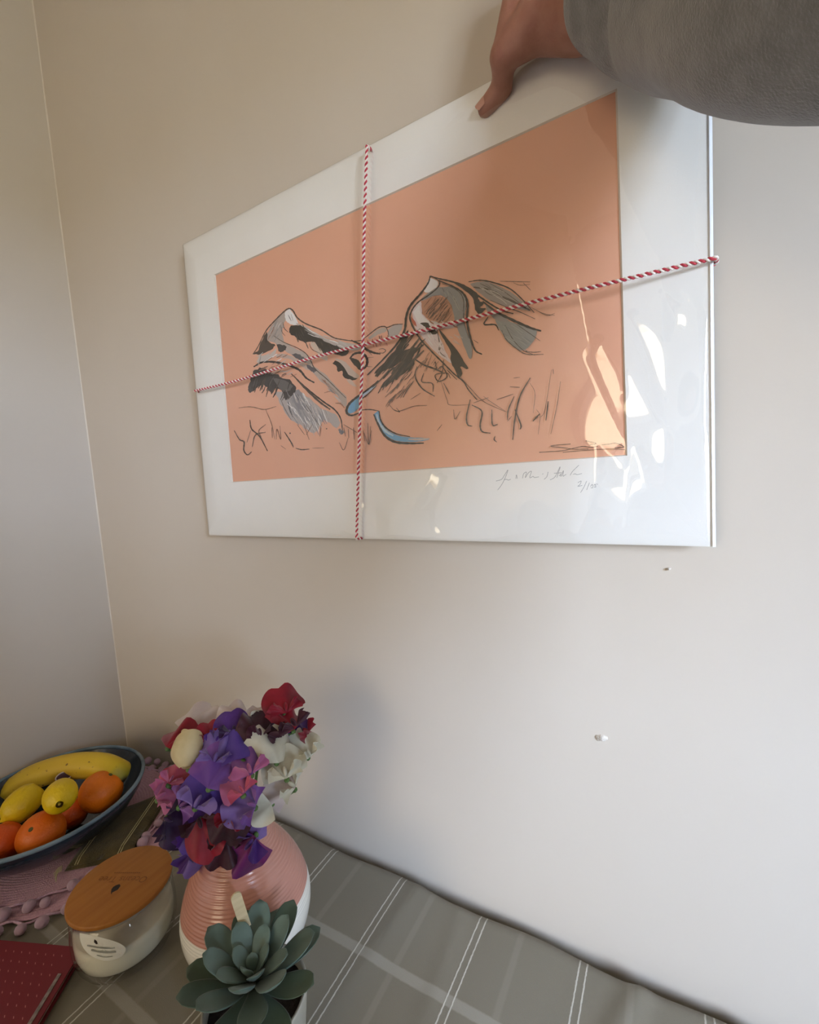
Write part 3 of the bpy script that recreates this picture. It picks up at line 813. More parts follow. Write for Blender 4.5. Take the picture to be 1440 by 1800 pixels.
# ------------------------------------------------------------------ twine
M_red = material('red_thread', srgb(196, 66, 80), 0.8, srgb(176, 48, 64), 300)
M_wht = material('white_thread', srgb(238, 228, 220), 0.8)
tw = thing('baker_twine', 'red and white twisted twine tied crosswise around the wrapped print', 'string', (pc[0], YP-.002, pc[2]))
RS = 0.00082
def twine_run(name, pxs, over, ends):
    pts = catmull([np.array(p) for p in pxs], 30)
    P3 = []
    for i, p in enumerate(pts):
        hh = 0.0022
        if 0 < i < len(pts)-1 and i % 3 == 0: hh = max(film_h(*p), 0.001)
        P3.append([p, hh])
    hs = np.array([q[1] for q in P3])
    hs2 = hs.copy()
    for i in range(len(hs)): hs2[i] = hs[max(0, i-6):i+7].max()
    ker = np.ones(9)/9
    hs2 = np.convolve(np.pad(hs2, 4, mode='edge'), ker, 'valid')
    line = [ony(q[0][0], q[0][1], YP-h-RS*2.2-over) for q, h in zip(P3, hs2)]
    a, b = line[0].copy(), line[-1].copy()
    if ends == 'h': da, db = np.array([-.0022, 0, 0]), np.array([.0022, 0, 0])
    else: da, db = np.array([0, 0, .0022]), np.array([0, 0, -.0022])
    yb = YP+.0036+RS*2.2
    loop = [np.array([a[0], YP+.0015, a[2]])+da, a+da*.6] + line + [b+db*.6, np.array([b[0], YP+.0015, b[2]])+db, np.array([b[0], yb, b[2]])+db*.4, np.array([a[0], yb, a[2]])+da*.4, np.array([a[0], YP+.0015, a[2]])+da]
    # resample evenly
    L = [0]
    for i in range(1, len(loop)): L.append(L[-1]+np.linalg.norm(loop[i]-loop[i-1]))
    L = np.array(L); loop = np.array(loop)
    n_ = int(L[-1]/0.0007)
    sN = np.linspace(0, L[-1], n_)
    R = np.stack([np.interp(sN, L, loop[:, k]) for k in range(3)], 1)
    root = None
    for phase, mt, nm in ((0, M_red, 'red_strand'), (math.pi, M_wht, 'white_strand')):
        pth = []
        for i in range(n_):
            t = R[min(i+1, n_-1)]-R[max(i-1, 0)]; t = t/(np.linalg.norm(t)+1e-12)
            up = np.array([0, -1.0, 0]); 
            if abs(t@up) > .95: up = np.array([0, 0, 1.0]) if ends == 'h' else np.array([1.0, 0, 0])
            n1 = up-t*(t@up); n1 /= np.linalg.norm(n1); n2_ = np.cross(t, n1)
            th = 2*math.pi*sN[i]/0.0056+phase
            pth.append(R[i]+RS*(math.cos(th)*n1+math.sin(th)*n2_))
        o = mesh_obj(nm, *sweep(pth, RS*1.02, 6), mt, tw)
twine_run('h', [(343, 687), (420, 668), (545, 630), (638, 606), (760, 577), (940, 530), (1095, 492), (1255, 454)], 0.0, 'h')
twine_run('v', [(645, 259), (640, 420), (638, 606), (632, 760), (627, 945)], 0.0018, 'v')

# ------------------------------------------------------------------ placemats with pompoms
M_pink = material('pink_crochet', srgb(202, 158, 172), 0.95, srgb(186, 140, 158), 500, bump=0.5, bscale=900, sheen=0.3)
M_pom = material('pink_pompom', srgb(236, 196, 218), 0.95, srgb(220, 172, 200), 500, bump=0.8, bscale=1200, sheen=0.5)
pom_me = None
def placemat(c, r, z, label, seed, npom, droop):
    global pom_me
    r2 = random.Random(seed)
    root = thing('placemat', label, 'placemat', (c[0], c[1], z), 'pompom placemats under the fruit bowl')
    prof = [(0.0005, .0012)]
    k = 34
    for i in range(1, k*3+1):
        rr = r*i/(k*3)
        prof.append((rr, .0022+.0006*math.cos(2*math.pi*i/3)))
    prof += [(r+.0015, .001), (r, .0002), (0.0005, .0002)]
    mesh_obj('mat_body', *lathe(prof, 96, (c[0], c[1], z)), M_pink, root)
    # trimming cord
    pts = []
    for i in range(121):
        a = 2*math.pi*i/120
        q = r+.0035+.002*math.sin(a*23+seed)
        pts.append((c[0]+q*math.cos(a), c[1]+q*math.sin(a), z+.0018+.001*math.sin(a*17)))
    mesh_obj('trim_cord', *sweep(pts, .0013, 6, cap=False), M_pom, root)
    for i in range(npom):
        a = 2*math.pi*(i+r2.uniform(-.25, .25))/npom
        q = r + .010 + r2.uniform(-.005, .008)
        rad = .0060*r2.uniform(.85, 1.15)
        if pom_me is None:
            V, Fc = ellipsoid((0, 0, 0), 1, 1, 1, 14, 10)
            rr = random.Random(2)
            V = [np.array(v)*(1+rr.uniform(-.05, .05)) for v in V]
            po_ = mesh_obj('pompom', V, Fc, M_pom)
            pom_me = po_.data
        else:
            po_ = bpy.data.objects.new('pompom', pom_me); COL.objects.link(po_)
        zc = max(TZ+rad*.95+.0004, z+rad*.9-.001)
        po_.location = (max(c[0]+q*math.cos(a), XL+rad+.001), min(c[1]+q*math.sin(a), TY1+.002-rad*.2), zc)
        po_.scale = (rad*r2.uniform(.95, 1.15), rad, rad*r2.uniform(.9, 1))
        po_.rotation_euler = (r2.uniform(-.3, .3), r2.uniform(-.3, .3), a+r2.uniform(-.6, .6))
        put_under(po_, root)
    return root
placemat((-.702, -.150), .122, TZ+.0012, 'lower pink crochet placemat with pompom trim on the tablecloth', 3, 42, 1)
placemat((-.738, -.152), .122, TZ+.0046, 'upper pink crochet placemat with pompom trim directly under the fruit bowl', 5, 44, 1)
MZ = TZ + .0046 + .003

# ------------------------------------------------------------------ olive napkin
M_olive = material('olive_cloth', srgb(84, 72, 36), 0.85, srgb(62, 54, 26), 60, bump=0.4, bscale=500, sheen=0.2)
M_stitch = material('pale_stitch', srgb(176, 166, 126), 0.8)
A0 = np.array([-.632, -.193]); B0 = np.array([-.598, -.140])     # front edge corners
dirl = np.array([-.55, .84]); dirl /= np.linalg.norm(dirl)        # depth direction
wv = np.array([-.84, -.55])
nap_c = onz(225, 1495, TZ+.012)
ND = 0.125
p_fr = np.array([-.596, -.150]); p_fl = np.array([-.652, -.197])
p_br = p_fr + np.array([-.066, .098]); p_bl = p_fl + np.array([-.05, .07])
nap = thing('napkin', 'folded dark olive cloth napkin with pale stripes tucked beside the bowl', 'napkin', ((p_fr[0]+p_bl[0])/2, (p_fr[1]+p_bl[1])/2, MZ))
def slab(q, z0, z1, n_=12):
    V, Fc = [], []
    for i in range(n_+1):
        for j in range(n_+1):
            u, v = i/n_, j/n_
            x = (1-v)*((1-u)*q[0]+u*q[1])+v*((1-u)*q[3]+u*q[2])
            e = min(u, 1-u, v, 1-v)
            top = z0+(z1-z0)*(1-(1-min(e/.12, 1))**3*.9)+.0006*math.sin(9*u+7*v)
            V.append((x[0], x[1], top))
    m = len(V)
    for i in range(n_+1):
        for j in range(n_+1):
            V.append((V[i*(n_+1)+j][0], V[i*(n_+1)+j][1], z0))
    id_ = lambda i, j: i*(n_+1)+j
    for i in range(n_):
        for j in range(n_):
            Fc.append((id_(i, j), id_(i+1, j), id_(i+1, j+1), id_(i, j+1)))
            Fc.append((m+id_(i, j), m+id_(i, j+1), m+id_(i+1, j+1), m+id_(i+1, j)))
    for i in range(n_):
        for a, b in ((id_(i, 0), id_(i+1, 0)), (id_(i+1, n_), id_(i, n_)), (id_(0, i+1), id_(0, i)), (id_(n_, i), id_(n_, i+1))):
            Fc.append((a, m+a, m+b, b))
    return V, Fc
qn = [p_fl, p_fr, p_br, p_bl]
mesh_obj('folded_cloth', *slab(qn, MZ+.0002, MZ+.0065), M_olive, nap)
q2 = [p_fl+np.array([.004, .001]), p_fr+np.array([-.003, .003]), p_br, p_bl]
mesh_obj('top_fold', *slab(q2, MZ+.0055, MZ+.0095), M_olive, nap)
for u in (.80, .84, .13, .17):
    a = q2[0]+(q2[1]-q2[0])*u; b = q2[3]+(q2[2]-q2[3])*u
    pts = [np.array([*(a+(b-a)*k/10), MZ+.0100-(.003 if k in (0, 10) else 0)]) for k in range(11)]
    mesh_obj('stripe', *sweep(pts, .0007, 6), M_stitch, nap)
for k in range(5):
    a = p_fl+np.array([.002*k-.003, -.001*k])
    pts = [np.array([a[0], a[1], MZ+.007]), np.array([a[0]-.002, a[1]-.004, MZ+.006]), np.array([a[0]-.003+.002*k, a[1]-.009, MZ+.002])]
    mesh_obj('frayed_thread', *sweep(catmull(pts, 4), .0004, 5), M_stitch, nap)

# ------------------------------------------------------------------ fruit bowl
M_bowl = material('dark_blue_glaze', srgb(34, 50, 66), 0.12, srgb(22, 34, 46), 20, coat=0.4)
M_rim = material('pale_blue_rim', srgb(118, 138, 150), 0.2, srgb(86, 108, 124), 30)
BC = (-.738, -.172)
BZ = MZ
bowl = thing('fruit_bowl', 'wide dark blue glazed bowl holding fruit on pink placemats', 'bowl', (BC[0], BC[1], BZ))
RB, HB = .114, .056
outer = [(0.0005, .0004), (.040, .0004), (.043, .0012), (.060, .0042), (.080, .0130), (.097, .0255), (.1075, .0405), (RB-.002, HB-.003)]
inner = [(RB-.005, HB-.003), (.1040, .0420), (.0935, .0280), (.0775, .0160), (.058, .0075), (.035, .0048), (.0005, .0045)]
mesh_obj('bowl_body', *lathe(outer+[(RB-.0035, HB-.001)]+inner, 72, (BC[0], BC[1], BZ)), M_bowl, bowl)
V, Fc = [], []
prof = [(RB-.0035+.0026*math.cos(a), HB-.0015+.0026*math.sin(a)) for a in np.linspace(0, 2*math.pi, 9)[:-1]]
mesh_obj('bowl_rim', *lathe(prof, 72, (BC[0], BC[1], BZ), close=True), M_rim, bowl)

M_orange = material('orange_peel', srgb(226, 118, 10), 0.42, srgb(206, 92, 6), 9, bump=0.25, bscale=450, spec=0.4)
M_tang = material('tangerine_peel', srgb(220, 90, 10), 0.42, srgb(196, 70, 4), 9, bump=0.25, bscale=450, spec=0.4)
M_lemon = material('lemon_peel', srgb(226, 190, 16), 0.4, srgb(206, 172, 14), 14, bump=0.25, bscale=380, spec=0.4)
M_button = material('fruit_button', srgb(96, 92, 40), 0.8, srgb(60, 56, 26), 300)
M_ltip = material('lemon_tip', srgb(150, 128, 30), .7)
def rotto(axis):
    z = Vector(axis).normalized()
    return np.array(z.to_track_quat('Z', 'Y').to_matrix())
def orange(c, r, axis, mat, label, elong=.96):
    R = rotto(axis)
    o = thing('orange', label, 'orange', (c[0], c[1], c[2]-r), 'oranges in the bowl')
    V, Fc = [], []
    seg, rings = 32, 24
    for j in range(rings+1):
        ph = math.pi*j/rings
        rr = r*math.sin(ph); zz = r*elong*math.cos(ph)
        if ph < .35: zz -= r*.07*(1-ph/.35)**2
        if ph > 2.85: zz += r*.05*((ph-2.85)/.29)**2
        for i in range(seg):
            a = 2*math.pi*i/seg
            k = 1+.012*math.sin(3*a+c[0]*50)
            V.append(R@np.array([rr*k*math.cos(a), rr*k*math.sin(a), zz])+c)
    for j in range(rings):
        for i in range(seg):
            i2 = (i+1) % seg
            Fc.append((j*seg+i, (j+1)*seg+i, (j+1)*seg+i2, j*seg+i2))
    mesh_obj('peel', V, Fc, mat, o)
    bc = c+R@np.array([0, 0, r*elong*.94])
    V = []
    Vb, Fb = ellipsoid((0, 0, 0), .0028, .0028, .0016, 10, 6)
    Vb = [R@(np.array(v)*(1+.15*math.sin(5*math.atan2(v[1], v[0]))))+bc for v in Vb]
    mesh_obj('stem_button', Vb, Fb, M_button, o)
    return o
def lemon(c, r, ln, axis, label):
    R = rotto(axis)
    o = thing('lemon', label, 'lemon', (c[0], c[1], c[2]-r), 'lemons in the bowl')
    prof = []
    for j in range(25):
        s = -1+2*j/24
        rr = r*math.sqrt(max(0, 1-abs(s*.97)**2.3))
        z = s*ln
        if s > .86: rr = r*(.42-(s-.86)*1.5); z = ln*(.86+(s-.86)*1.6)
        if s < -.94: z = -ln*.95
        prof.append((max(rr, .0004), z))
    V, Fc = lathe(prof, 28)
    V = [R@(np.array(v)*(1+.012*math.sin(4*v[2]/ln+3*math.atan2(v[1], v[0]))))+c for v in V]
    mesh_obj('peel', V, Fc, M_lemon, o)
    Vb, Fb = ellipsoid((0, 0, 0), .0017, .0017, .0010, 10, 6)
    mesh_obj('tip', [R@(np.array(v)+np.array([0, 0, ln*1.075]))+c for v in Vb], Fb, M_ltip, o)
    return o
# drop each fruit along its sight line until it rests on the bowl or on the fruit before it
INNER = np.array([(r_, z_) for r_, z_ in catmull([np.array(q) for q in inner], 6)])
placed = []
def rest_t(px, py, r, t0=.56, t1=.74):
    best = t0
    for t in np.arange(t0, t1, .002):
        c = at(px, py, t)
        rho = math.hypot(c[0]-BC[0], c[1]-BC[1]); zz = c[2]-BZ
        d = np.hypot(INNER[:, 0]-rho, INNER[:, 1]-zz).min()
        zin = np.interp(rho, INNER[::-1, 0], INNER[::-1, 1])
        if rho > RB-.005 or zz < zin or d < r+.0006: continue
        if any(np.linalg.norm(c-q) < r+rq+.0004 for q, rq in placed): continue
        best = t
    c = at(px, py, best); placed.append((c, r)); return c
orange(rest_t(0, 1484, .0245), .0245, (-.3, .2, .9), M_tang, 'deep orange fruit beneath the lemon with a dark tip')
orange(rest_t(73, 1466, .0252, .555, .60), .0255, (.35, -.5, .75), M_orange, 'orange with green stem button at the front of the bowl')
orange(rest_t(178, 1391, .0262, .56, .63), .0265, (.25, .3, .6), M_orange, 'plump orange below the banana tip at the bowl edge')
lemon(rest_t(39, 1413, .0200, .56, .60), .0195, .0235, (.1, -.75, -.35), 'lemon with dark tip resting over the oranges')
lemon(rest_t(106, 1399, .0195, .56, .605), .0185, .0225, (.80, -.35, .1), 'lemon with a greenish end lying beside the plump orange')
orange(rest_t(127, 1430, .0185, .58, .65), .0190, (-.2, .1, .9), M_tang, 'reddish orange half hidden under the two lemons')
M_tip = M_button
M_ban = bpy.data.materials.new('banana_skin'); M_ban.use_nodes = True
n = M_ban.node_tree.nodes; l = M_ban.node_tree.links
pb = n['Principled BSDF']; pb.inputs['Roughness'].default_value = .5
tcn = n.new('ShaderNodeTexCoord')
def cramp(src, stops):
    r_ = n.new('ShaderNodeValToRGB')
    while len(r_.color_ramp.elements) < len(stops): r_.color_ramp.elements.new(.5)
    for e, (p, c) in zip(r_.color_ramp.elements, stops): e.position = p; e.color = c
    l.new(src, r_.inputs[0]); return r_.outputs[0]
sp = n.new('ShaderNodeSeparateXYZ'); l.new(tcn.outputs['UV'], sp.inputs[0])
basec = cramp(sp.outputs['X'], [(0, srgb(120, 112, 30)), (.12, srgb(176, 152, 30)), (.5, srgb(204, 168, 48)), (.85, srgb(206, 174, 24)), (.97, srgb(150, 140, 30)), (1, srgb(60, 48, 24))])
vo = n.new('ShaderNodeTexNoise'); vo.inputs['Scale'].default_value = 120; vo.inputs['Detail'].default_value = 2
l.new(tcn.outputs['Object'], vo.inputs['Vector'])
spots = cramp(vo.outputs['Fac'], [(0, (0, 0, 0, 1)), (.66, (0, 0, 0, 1)), (.72, (1, 1, 1, 1))])
mi = n.new('ShaderNodeMix'); mi.data_type = 'RGBA'
l.new(spots, mi.inputs[0]); l.new(basec, mi.inputs[6]); mi.inputs[7].default_value = srgb(96, 66, 26)
l.new(mi.outputs[2], pb.inputs['Base Color'])
def banana(pts, r, label):
    path = catmull(pts, 10); N = len(path)
    o = thing('banana', label, 'banana', tuple(path[N//2]-np.array([0, 0, r])), 'bananas in the bowl')
    V, Fc, UV = [], [], []
    seg = 15
    t0 = None
    for i, p in enumerate(path):
        s = i/(N-1)
        t = path[min(i+1, N-1)]-path[max(i-1, 0)]; t /= np.linalg.norm(t)
        n1 = np.array([0, 0, 1.0]); n1 = n1-t*(n1@t); n1 /= np.linalg.norm(n1); n2_ = np.cross(t, n1)
        if s < .16: rr = r*(.34+.66*max(0, (s-.05)/.11)**.8) if s > .05 else r*.34
        elif s > .86: rr = r*(max(1-((s-.86)/.14)**1.6*.82, .15))
        else: rr = r
        for k in range(seg):
            a = 2*math.pi*k/seg
            q = rr*(1+.055*math.cos(5*a))
            V.append(p+q*(math.cos(a)*n1+math.sin(a)*n2_)); UV.append((s, k/seg))
    for i in range(N-1):
        for k in range(seg):
            k2 = (k+1) % seg
            Fc.append((i*seg+k, i*seg+k2, (i+1)*seg+k2, (i+1)*seg+k))
    Fc += [tuple(range(seg-1, -1, -1)), tuple(range((N-1)*seg, N*seg))]
    b = mesh_obj('skin', V, Fc, M_ban, o)
    ul = b.data.uv_layers.new(name='UVMap')
    li = np.zeros(len(b.data.loops), dtype=np.int32); b.data.loops.foreach_get('vertex_index', li)
    ul.data.foreach_set('uv', np.array(UV, dtype=np.float32)[li].ravel())
    return o, path
b1, pth = banana([at(-40, 1436, .670), at(10, 1400, .668), at(60, 1366, .664), at(120, 1347, .660), at(172, 1345, .655), at(203, 1356, .648), at(218, 1372, .640)], .0172, 'speckled yellow banana lying along the back of the bowl')
banana([at(-90, 1400, .70), at(-45, 1392, .69), at(-10, 1396, .68), at(15, 1402, .672), at(40, 1404, .665)], .0150, 'greenish banana end beneath the speckled banana')
M_stk = material('sticker_dark', srgb(70, 44, 60), 0.35); M_stkw = material('sticker_border', srgb(214, 206, 206), 0.35)
# oval sticker wrapped on the banana's near lower side
stc = at(113, 1364, .6405)
Rk = rotto(CAM-stc)
V = [(0, 0, .0006)]; 
def oval(rx, ry, z, n_=20):
    return [Rk@np.array([rx*math.cos(2*math.pi*i/n_), ry*math.sin(2*math.pi*i/n_), z-.10*abs(ry*math.sin(2*math.pi*i/n_))]) + stc for i in range(n_)]
sk = mesh_obj('sticker', oval(.0105, .0062, 0), [tuple(range(20))], M_stkw, b1)
mesh_obj('sticker_face', oval(.0090, .0048, .0002), [tuple(range(20))], M_stk, sk)

# ------------------------------------------------------------------ candle
_c = onz(213, 1553, TZ+.0735)
CC = np.array([_c[0], _c[1], TZ+.0014])
M_glass = thin_clear('jar_glass', (0.96, 0.96, 0.955, 1), 0.02, 1.5, 1.2)
M_wax = material('cream_wax', srgb(242, 238, 216), 0.45, spec=0.3)
M_lid = material('bamboo_lid', srgb(166, 108, 44), 0.5, srgb(156, 98, 36), 5, stretch=(30, 2, 1), spec=0.3)
M_lidd = material('lid_print', srgb(128, 78, 30), 0.7)
M_leaf = material('lid_leaf_mark', srgb(40, 26, 14), 0.7)
M_gask = material('silicone_seal', srgb(206, 198, 186), 0.4)
candle = thing('candle_jar', 'cream candle in a glass jar with a wooden lid in front of the bowl', 'candle', tuple(CC))
oprof = [(.0005, .001), (.028, .001), (.034, .0025), (.039, .007), (.0435, .016), (.0458, .028), (.0460, .040), (.0450, .055), (.0437, .0675)]
iprof = [(.0412, .0675), (.0427, .055), (.0437, .040), (.0435, .028), (.0412, .018), (.036, .0115), (.028, .0095), (.0005, .009)]
mesh_obj('glass_jar', *lathe(oprof+iprof, 64, CC), M_glass, candle)
wprof = [(.0005, .0092), (.028, .0097), (.036, .0118), (.0410, .0182), (.0432, .028), (.0434, .034), (.0433, .0405), (.041, .0412), (.0005, .0405)]
mesh_obj('wax', *lathe(wprof, 64, CC), M_wax, candle)
mesh_obj('lid_seal', *lathe([(.030, .063), (.0408, .063), (.0408, .0690), (.030, .0690)], 64, CC, close=True), M_gask, candle)
LZ = .0735
lid = mesh_obj('lid', *lathe([(.0005, .0688), (.0452, .0688), (.0460, .0698), (.0460, LZ-.0012), (.0452, LZ), (.0005, LZ)], 80, CC), M_lid, candle)
lid['label'] = 'round wooden lid'
bevelled(lid, .0002, 1)
# lid print: faces away from the camera (upside down in view)
def text_mesh(txt, size, name):
    cu = bpy.data.curves.new(name, 'FONT'); cu.body = txt; cu.size = size; cu.align_x = 'CENTER'; cu.align_y = 'CENTER'
    ob = bpy.data.objects.new(name, cu); COL.objects.link(ob)
    dg = bpy.context.evaluated_depsgraph_get()
    me = bpy.data.meshes.new_from_object(ob.evaluated_get(dg))
    bpy.data.objects.remove(ob)
    return [np.array(v.co) for v in me.vertices], [tuple(p.vertices) for p in me.polygons]
# text right axis in world: from image right to left
pr, plf = onz(262, 1548, TZ+LZ), onz(170, 1548, TZ+LZ)
ta = (plf-pr); ta[2] = 0; ta /= np.linalg.norm(ta)
tb = np.array([-ta[1], ta[0], 0])
def lid_put(V, c, ox, oy):
    return [c+ta*(v[0]+ox)+tb*(v[1]+oy)+np.array([0, 0, .00015]) for v in V]
lc = CC+np.array([0, 0, LZ])
off1 = onz(216, 1546, TZ+LZ+.001)-lc
V, Fc = text_mesh('Oceans Tree', .0098, 'lid_text')
mesh_obj('lid_lettering', lid_put(V, lc, off1@ta, off1@tb), Fc, M_lidd, lid, smooth=False)
off2 = onz(223, 1535, TZ+LZ+.001)-lc
dsh = [(-.0145+.0022*i, -.0145+.0022*i+.0016, 0, 0, 0, 0) for i in range(13)]
V, Fc = [], []
for (x0, x1, *_r) in dsh:
    b = len(V); V += [np.array([x0, -.0007, 0]), np.array([x1, -.0007, 0]), np.array([x1, .0007, 0]), np.array([x0, .0007, 0])]; Fc.append((b, b+1, b+2, b+3))
mesh_obj('lid_small_print', lid_put(V, lc, off2@ta, off2@tb), Fc, M_lidd, lid, smooth=False)
lf = [(204, 1556), (210, 1554), (212, 1557), (207, 1564), (201, 1567), (197, 1569), (196, 1573), (195, 1569), (196, 1563), (199, 1559)]
mesh_obj('lid_leaf', [onz(x, y, lc[2]+.00015) for x, y in lf], [tuple(range(len(lf)))[::-1]], M_leaf, lid, smooth=False)
# jar label: an oval patch curved round the glass
M_lab = material('label_paper', srgb(226, 224, 210), 0.6); M_labt = material('label_text', srgb(150, 150, 138), 0.7)
def jar_r(z):
    return float(np.interp(z, [q[1] for q in oprof], [q[0] for q in oprof]))
def jar_pt(px, py, off=.0004):
    d = ray(px, py); t = .30
    best = None
    for k in range(900):
        p = CAM+d*(t+k*.0005)
        z = p[2]-CC[2]
        if 0 < z < .067 and math.hypot(p[0]-CC[0], p[1]-CC[1]) <= jar_r(z)+off: return p
    return None
lab = [(140, 1640), (160, 1644), (185, 1650), (205, 1656), (218, 1663), (221, 1670), (216, 1679), (204, 1686), (188, 1689), (172, 1686), (158, 1679), (147, 1667), (141, 1652)]
cx = sum(q[0] for q in lab)/len(lab); cyy = sum(q[1] for q in lab)/len(lab)
labs = catmull([np.array(q) for q in lab]+[np.array(lab[0])], 4)[:-1]
def jar_patch(name, loop, off, mat, parent, rings=5):
    V, Fc = [], []
    cx_ = sum(q[0] for q in loop)/len(loop); cy_ = sum(q[1] for q in loop)/len(loop)
    n_ = len(loop)
    for j in range(rings+1):
        for q in loop:
            k = j/rings if j else .02
            p = jar_pt(cx_+(q[0]-cx_)*k, cy_+(q[1]-cy_)*k, off)
            if p is None: return None
            V.append(p)
    for j in range(rings):
        for i in range(n_):
            i2 = (i+1) % n_
            Fc.append((j*n_+i, (j+1)*n_+i, (j+1)*n_+i2, j*n_+i2))
    Fc.append(tuple(range(n_)))
    return mesh_obj(name, V, Fc, mat, parent)
lb = jar_patch('jar_label', labs, .0005, M_lab, candle) 
if lb:
    lb['label'] = 'oval cream paper label'
    jar_patch('label_leaf', [(166, 1651), (170, 1654), (172, 1659), (169, 1660), (165, 1656)], .0009, M_leaf, lb, 2)
    for (x0, y0, x1, y1, hgt) in ((153, 1662, 202, 1666, 2.4), (160, 1670, 204, 1673, 3.2), (170, 1679, 198, 1681, 1.2)):
        lp = []
        for k in range(9): lp.append((x0+(x1-x0)*k/8, y0+(y1-y0)*k/8-hgt/2+2.5*math.sin(math.pi*k/8)))
        for k in range(8, -1, -1): lp.append((x0+(x1-x0)*k/8, y0+(y1-y0)*k/8+hgt/2+2.5*math.sin(math.pi*k/8)))
        V = [jar_pt(x, y, .0009) for x, y in lp]
        if all(v is not None for v in V):
            mesh_obj('label_print', V, [(i, i+1, 16-i, 17-i) for i in range(8)], M_labt, lb)

# ------------------------------------------------------------------ red notebook
M_book = bpy.data.materials.new('red_cover'); M_book.use_nodes = True
pbk = M_book.node_tree.nodes['Principled BSDF']
pbk.inputs['Base Color'].default_value = srgb(116, 24, 34); pbk.inputs['Roughness'].default_value = .6
M_page = material('page_block', srgb(176, 164, 150), 0.8, srgb(150, 138, 126), 300)
M_dash = material('pale_dash', srgb(178, 104, 98), 0.6)
zb = TZ+.0015
ck = onz(146, 1665, zb+.008)[:2]
e1 = onz(0, 1652, zb+.008)[:2]-ck; e1 /= np.linalg.norm(e1)
e2 = onz(66, 1800, zb+.008)[:2]-ck; e2 /= np.linalg.norm(e2)
W1, L1 = .15, .21
bk = thing('notebook', 'dark red notebook with rows of pale dashes beside the candle', 'notebook', (*(ck+e1*W1/2+e2*L1/2), zb))
def bslab(o1, o2, u1, u2, z0, z1):
    c = [ck+e1*a+e2*b for a, b in ((o1, o2), (u1, o2), (u1, u2), (o1, u2))]
    V = [np.array([*q, z0]) for q in c]+[np.array([*q, z1]) for q in c]
    return V, [(0, 3, 2, 1), (4, 5, 6, 7), (0, 1, 5, 4), (1, 2, 6, 5), (2, 3, 7, 6), (3, 0, 4, 7)]
bevelled(mesh_obj('back_cover', *bslab(0, 0, W1, L1, zb, zb+.0016), M_book, bk, smooth=False), .0005)
mesh_obj('page_block', *bslab(.003, .003, W1, L1-.003, zb+.0016, zb+.0066), M_page, bk, smooth=False)
fcv = mesh_obj('front_cover', *bslab(.0, .0, W1, L1, zb+.0066, zb+.0082), M_book, bk, smooth=False)
bevelled(fcv, .0005)
mesh_obj('pale_strip', *bslab(.0055, .026, .0090, L1-.02, zb+.0082, zb+.0090), material('silver_strip', srgb(150, 136, 128), .45, srgb(110, 98, 92), 200), bk, smooth=False)
V, Fc = [], []
for i in range(14):
    for j in range(22):
        a = .017+i*.0092+(.0046 if j % 2 else 0); b = .010+j*.0088
        if a > W1-.01: continue
        c = ck+e1*a+e2*b; d1 = (e1*.6-e2*.8)*.0011; d2 = (e1*.8+e2*.6)*.0004
        bb = len(V)
        for q in (c-d1-d2, c+d1-d2, c+d1+d2, c-d1+d2): V.append((q[0], q[1], zb+.00828))
        Fc.append((bb, bb+1, bb+2, bb+3))
ds = mesh_obj('printed_dashes', V, Fc, M_dash, fcv, smooth=False)
ds['kind'] = 'stuff'

# ------------------------------------------------------------------ vase
M_vase = bpy.data.materials.new('vase_glaze'); M_vase.use_nodes = True
n = M_vase.node_tree.nodes; l = M_vase.node_tree.links
pb = n['Principled BSDF']; pb.inputs['Roughness'].default_value = .22
pb.inputs['Coat Weight'].default_value = .3; pb.inputs['Coat Roughness'].default_value = .08
tcn = n.new('ShaderNodeTexCoord'); sp = n.new('ShaderNodeSeparateXYZ'); l.new(tcn.outputs['Object'], sp.inputs[0])
VZ = TZ+.0012
VC = np.array([-.374, -.150, VZ])
no = n.new('ShaderNodeTexNoise'); no.inputs['Scale'].default_value = 25; l.new(tcn.outputs['Object'], no.inputs['Vector'])
q = n.new('ShaderNodeMath'); q.operation = 'MULTIPLY_ADD'; q.inputs[1].default_value = .004; l.new(no.outputs['Fac'], q.inputs[0]); l.new(sp.outputs['Z'], q.inputs[2])
r_ = n.new('ShaderNodeMapRange'); r_.inputs['From Min'].default_value = VZ+.0630; r_.inputs['From Max'].default_value = VZ+.0640
l.new(q.outputs[0], r_.inputs['Value'])
n3 = n.new('ShaderNodeTexNoise'); n3.inputs['Scale'].default_value = 18; l.new(tcn.outputs['Object'], n3.inputs['Vector'])
pk = n.new('ShaderNodeMix'); pk.data_type = 'RGBA'; pk.inputs[6].default_value = srgb(196, 140, 122); pk.inputs[7].default_value = srgb(182, 124, 106); l.new(n3.outputs['Fac'], pk.inputs[0])
mi = n.new('ShaderNodeMix'); mi.data_type = 'RGBA'; mi.inputs[6].default_value = srgb(226, 222, 210)
l.new(r_.outputs[0], mi.inputs[0]); l.new(pk.outputs[2], mi.inputs[7]); l.new(mi.outputs[2], pb.inputs['Base Color'])
vase = thing('flower_vase', 'pink ribbed ceramic vase with white glazed base', 'vase', tuple(VC))
ctrl = [(.038, .0), (.044, .004), (.0545, .020), (.0600, .036), (.0612, .050), (.0580, .068), (.0510, .086), (.0420, .102), (.0330, .115), (.0285, .124), (.0280, .130)]
pr_ = catmull([np.array(c) for c in ctrl], 24)
prof = [(.0005, .0)]
for i, p in enumerate(pr_):
    rr = p[0]
    if p[1] > .052: rr += .00030*math.sin(p[1]*2*math.pi/.0030)+.0001*math.sin(p[1]*900)
    prof.append((rr, p[1]))
prof += [(.0265, .1315), (.0250, .130)]
for p in reversed(pr_[::10]):
    if p[1] > .008 and p[1] < .126: prof.append((p[0]-.004, p[1]))
prof += [(.034, .006), (.0005, .006)]
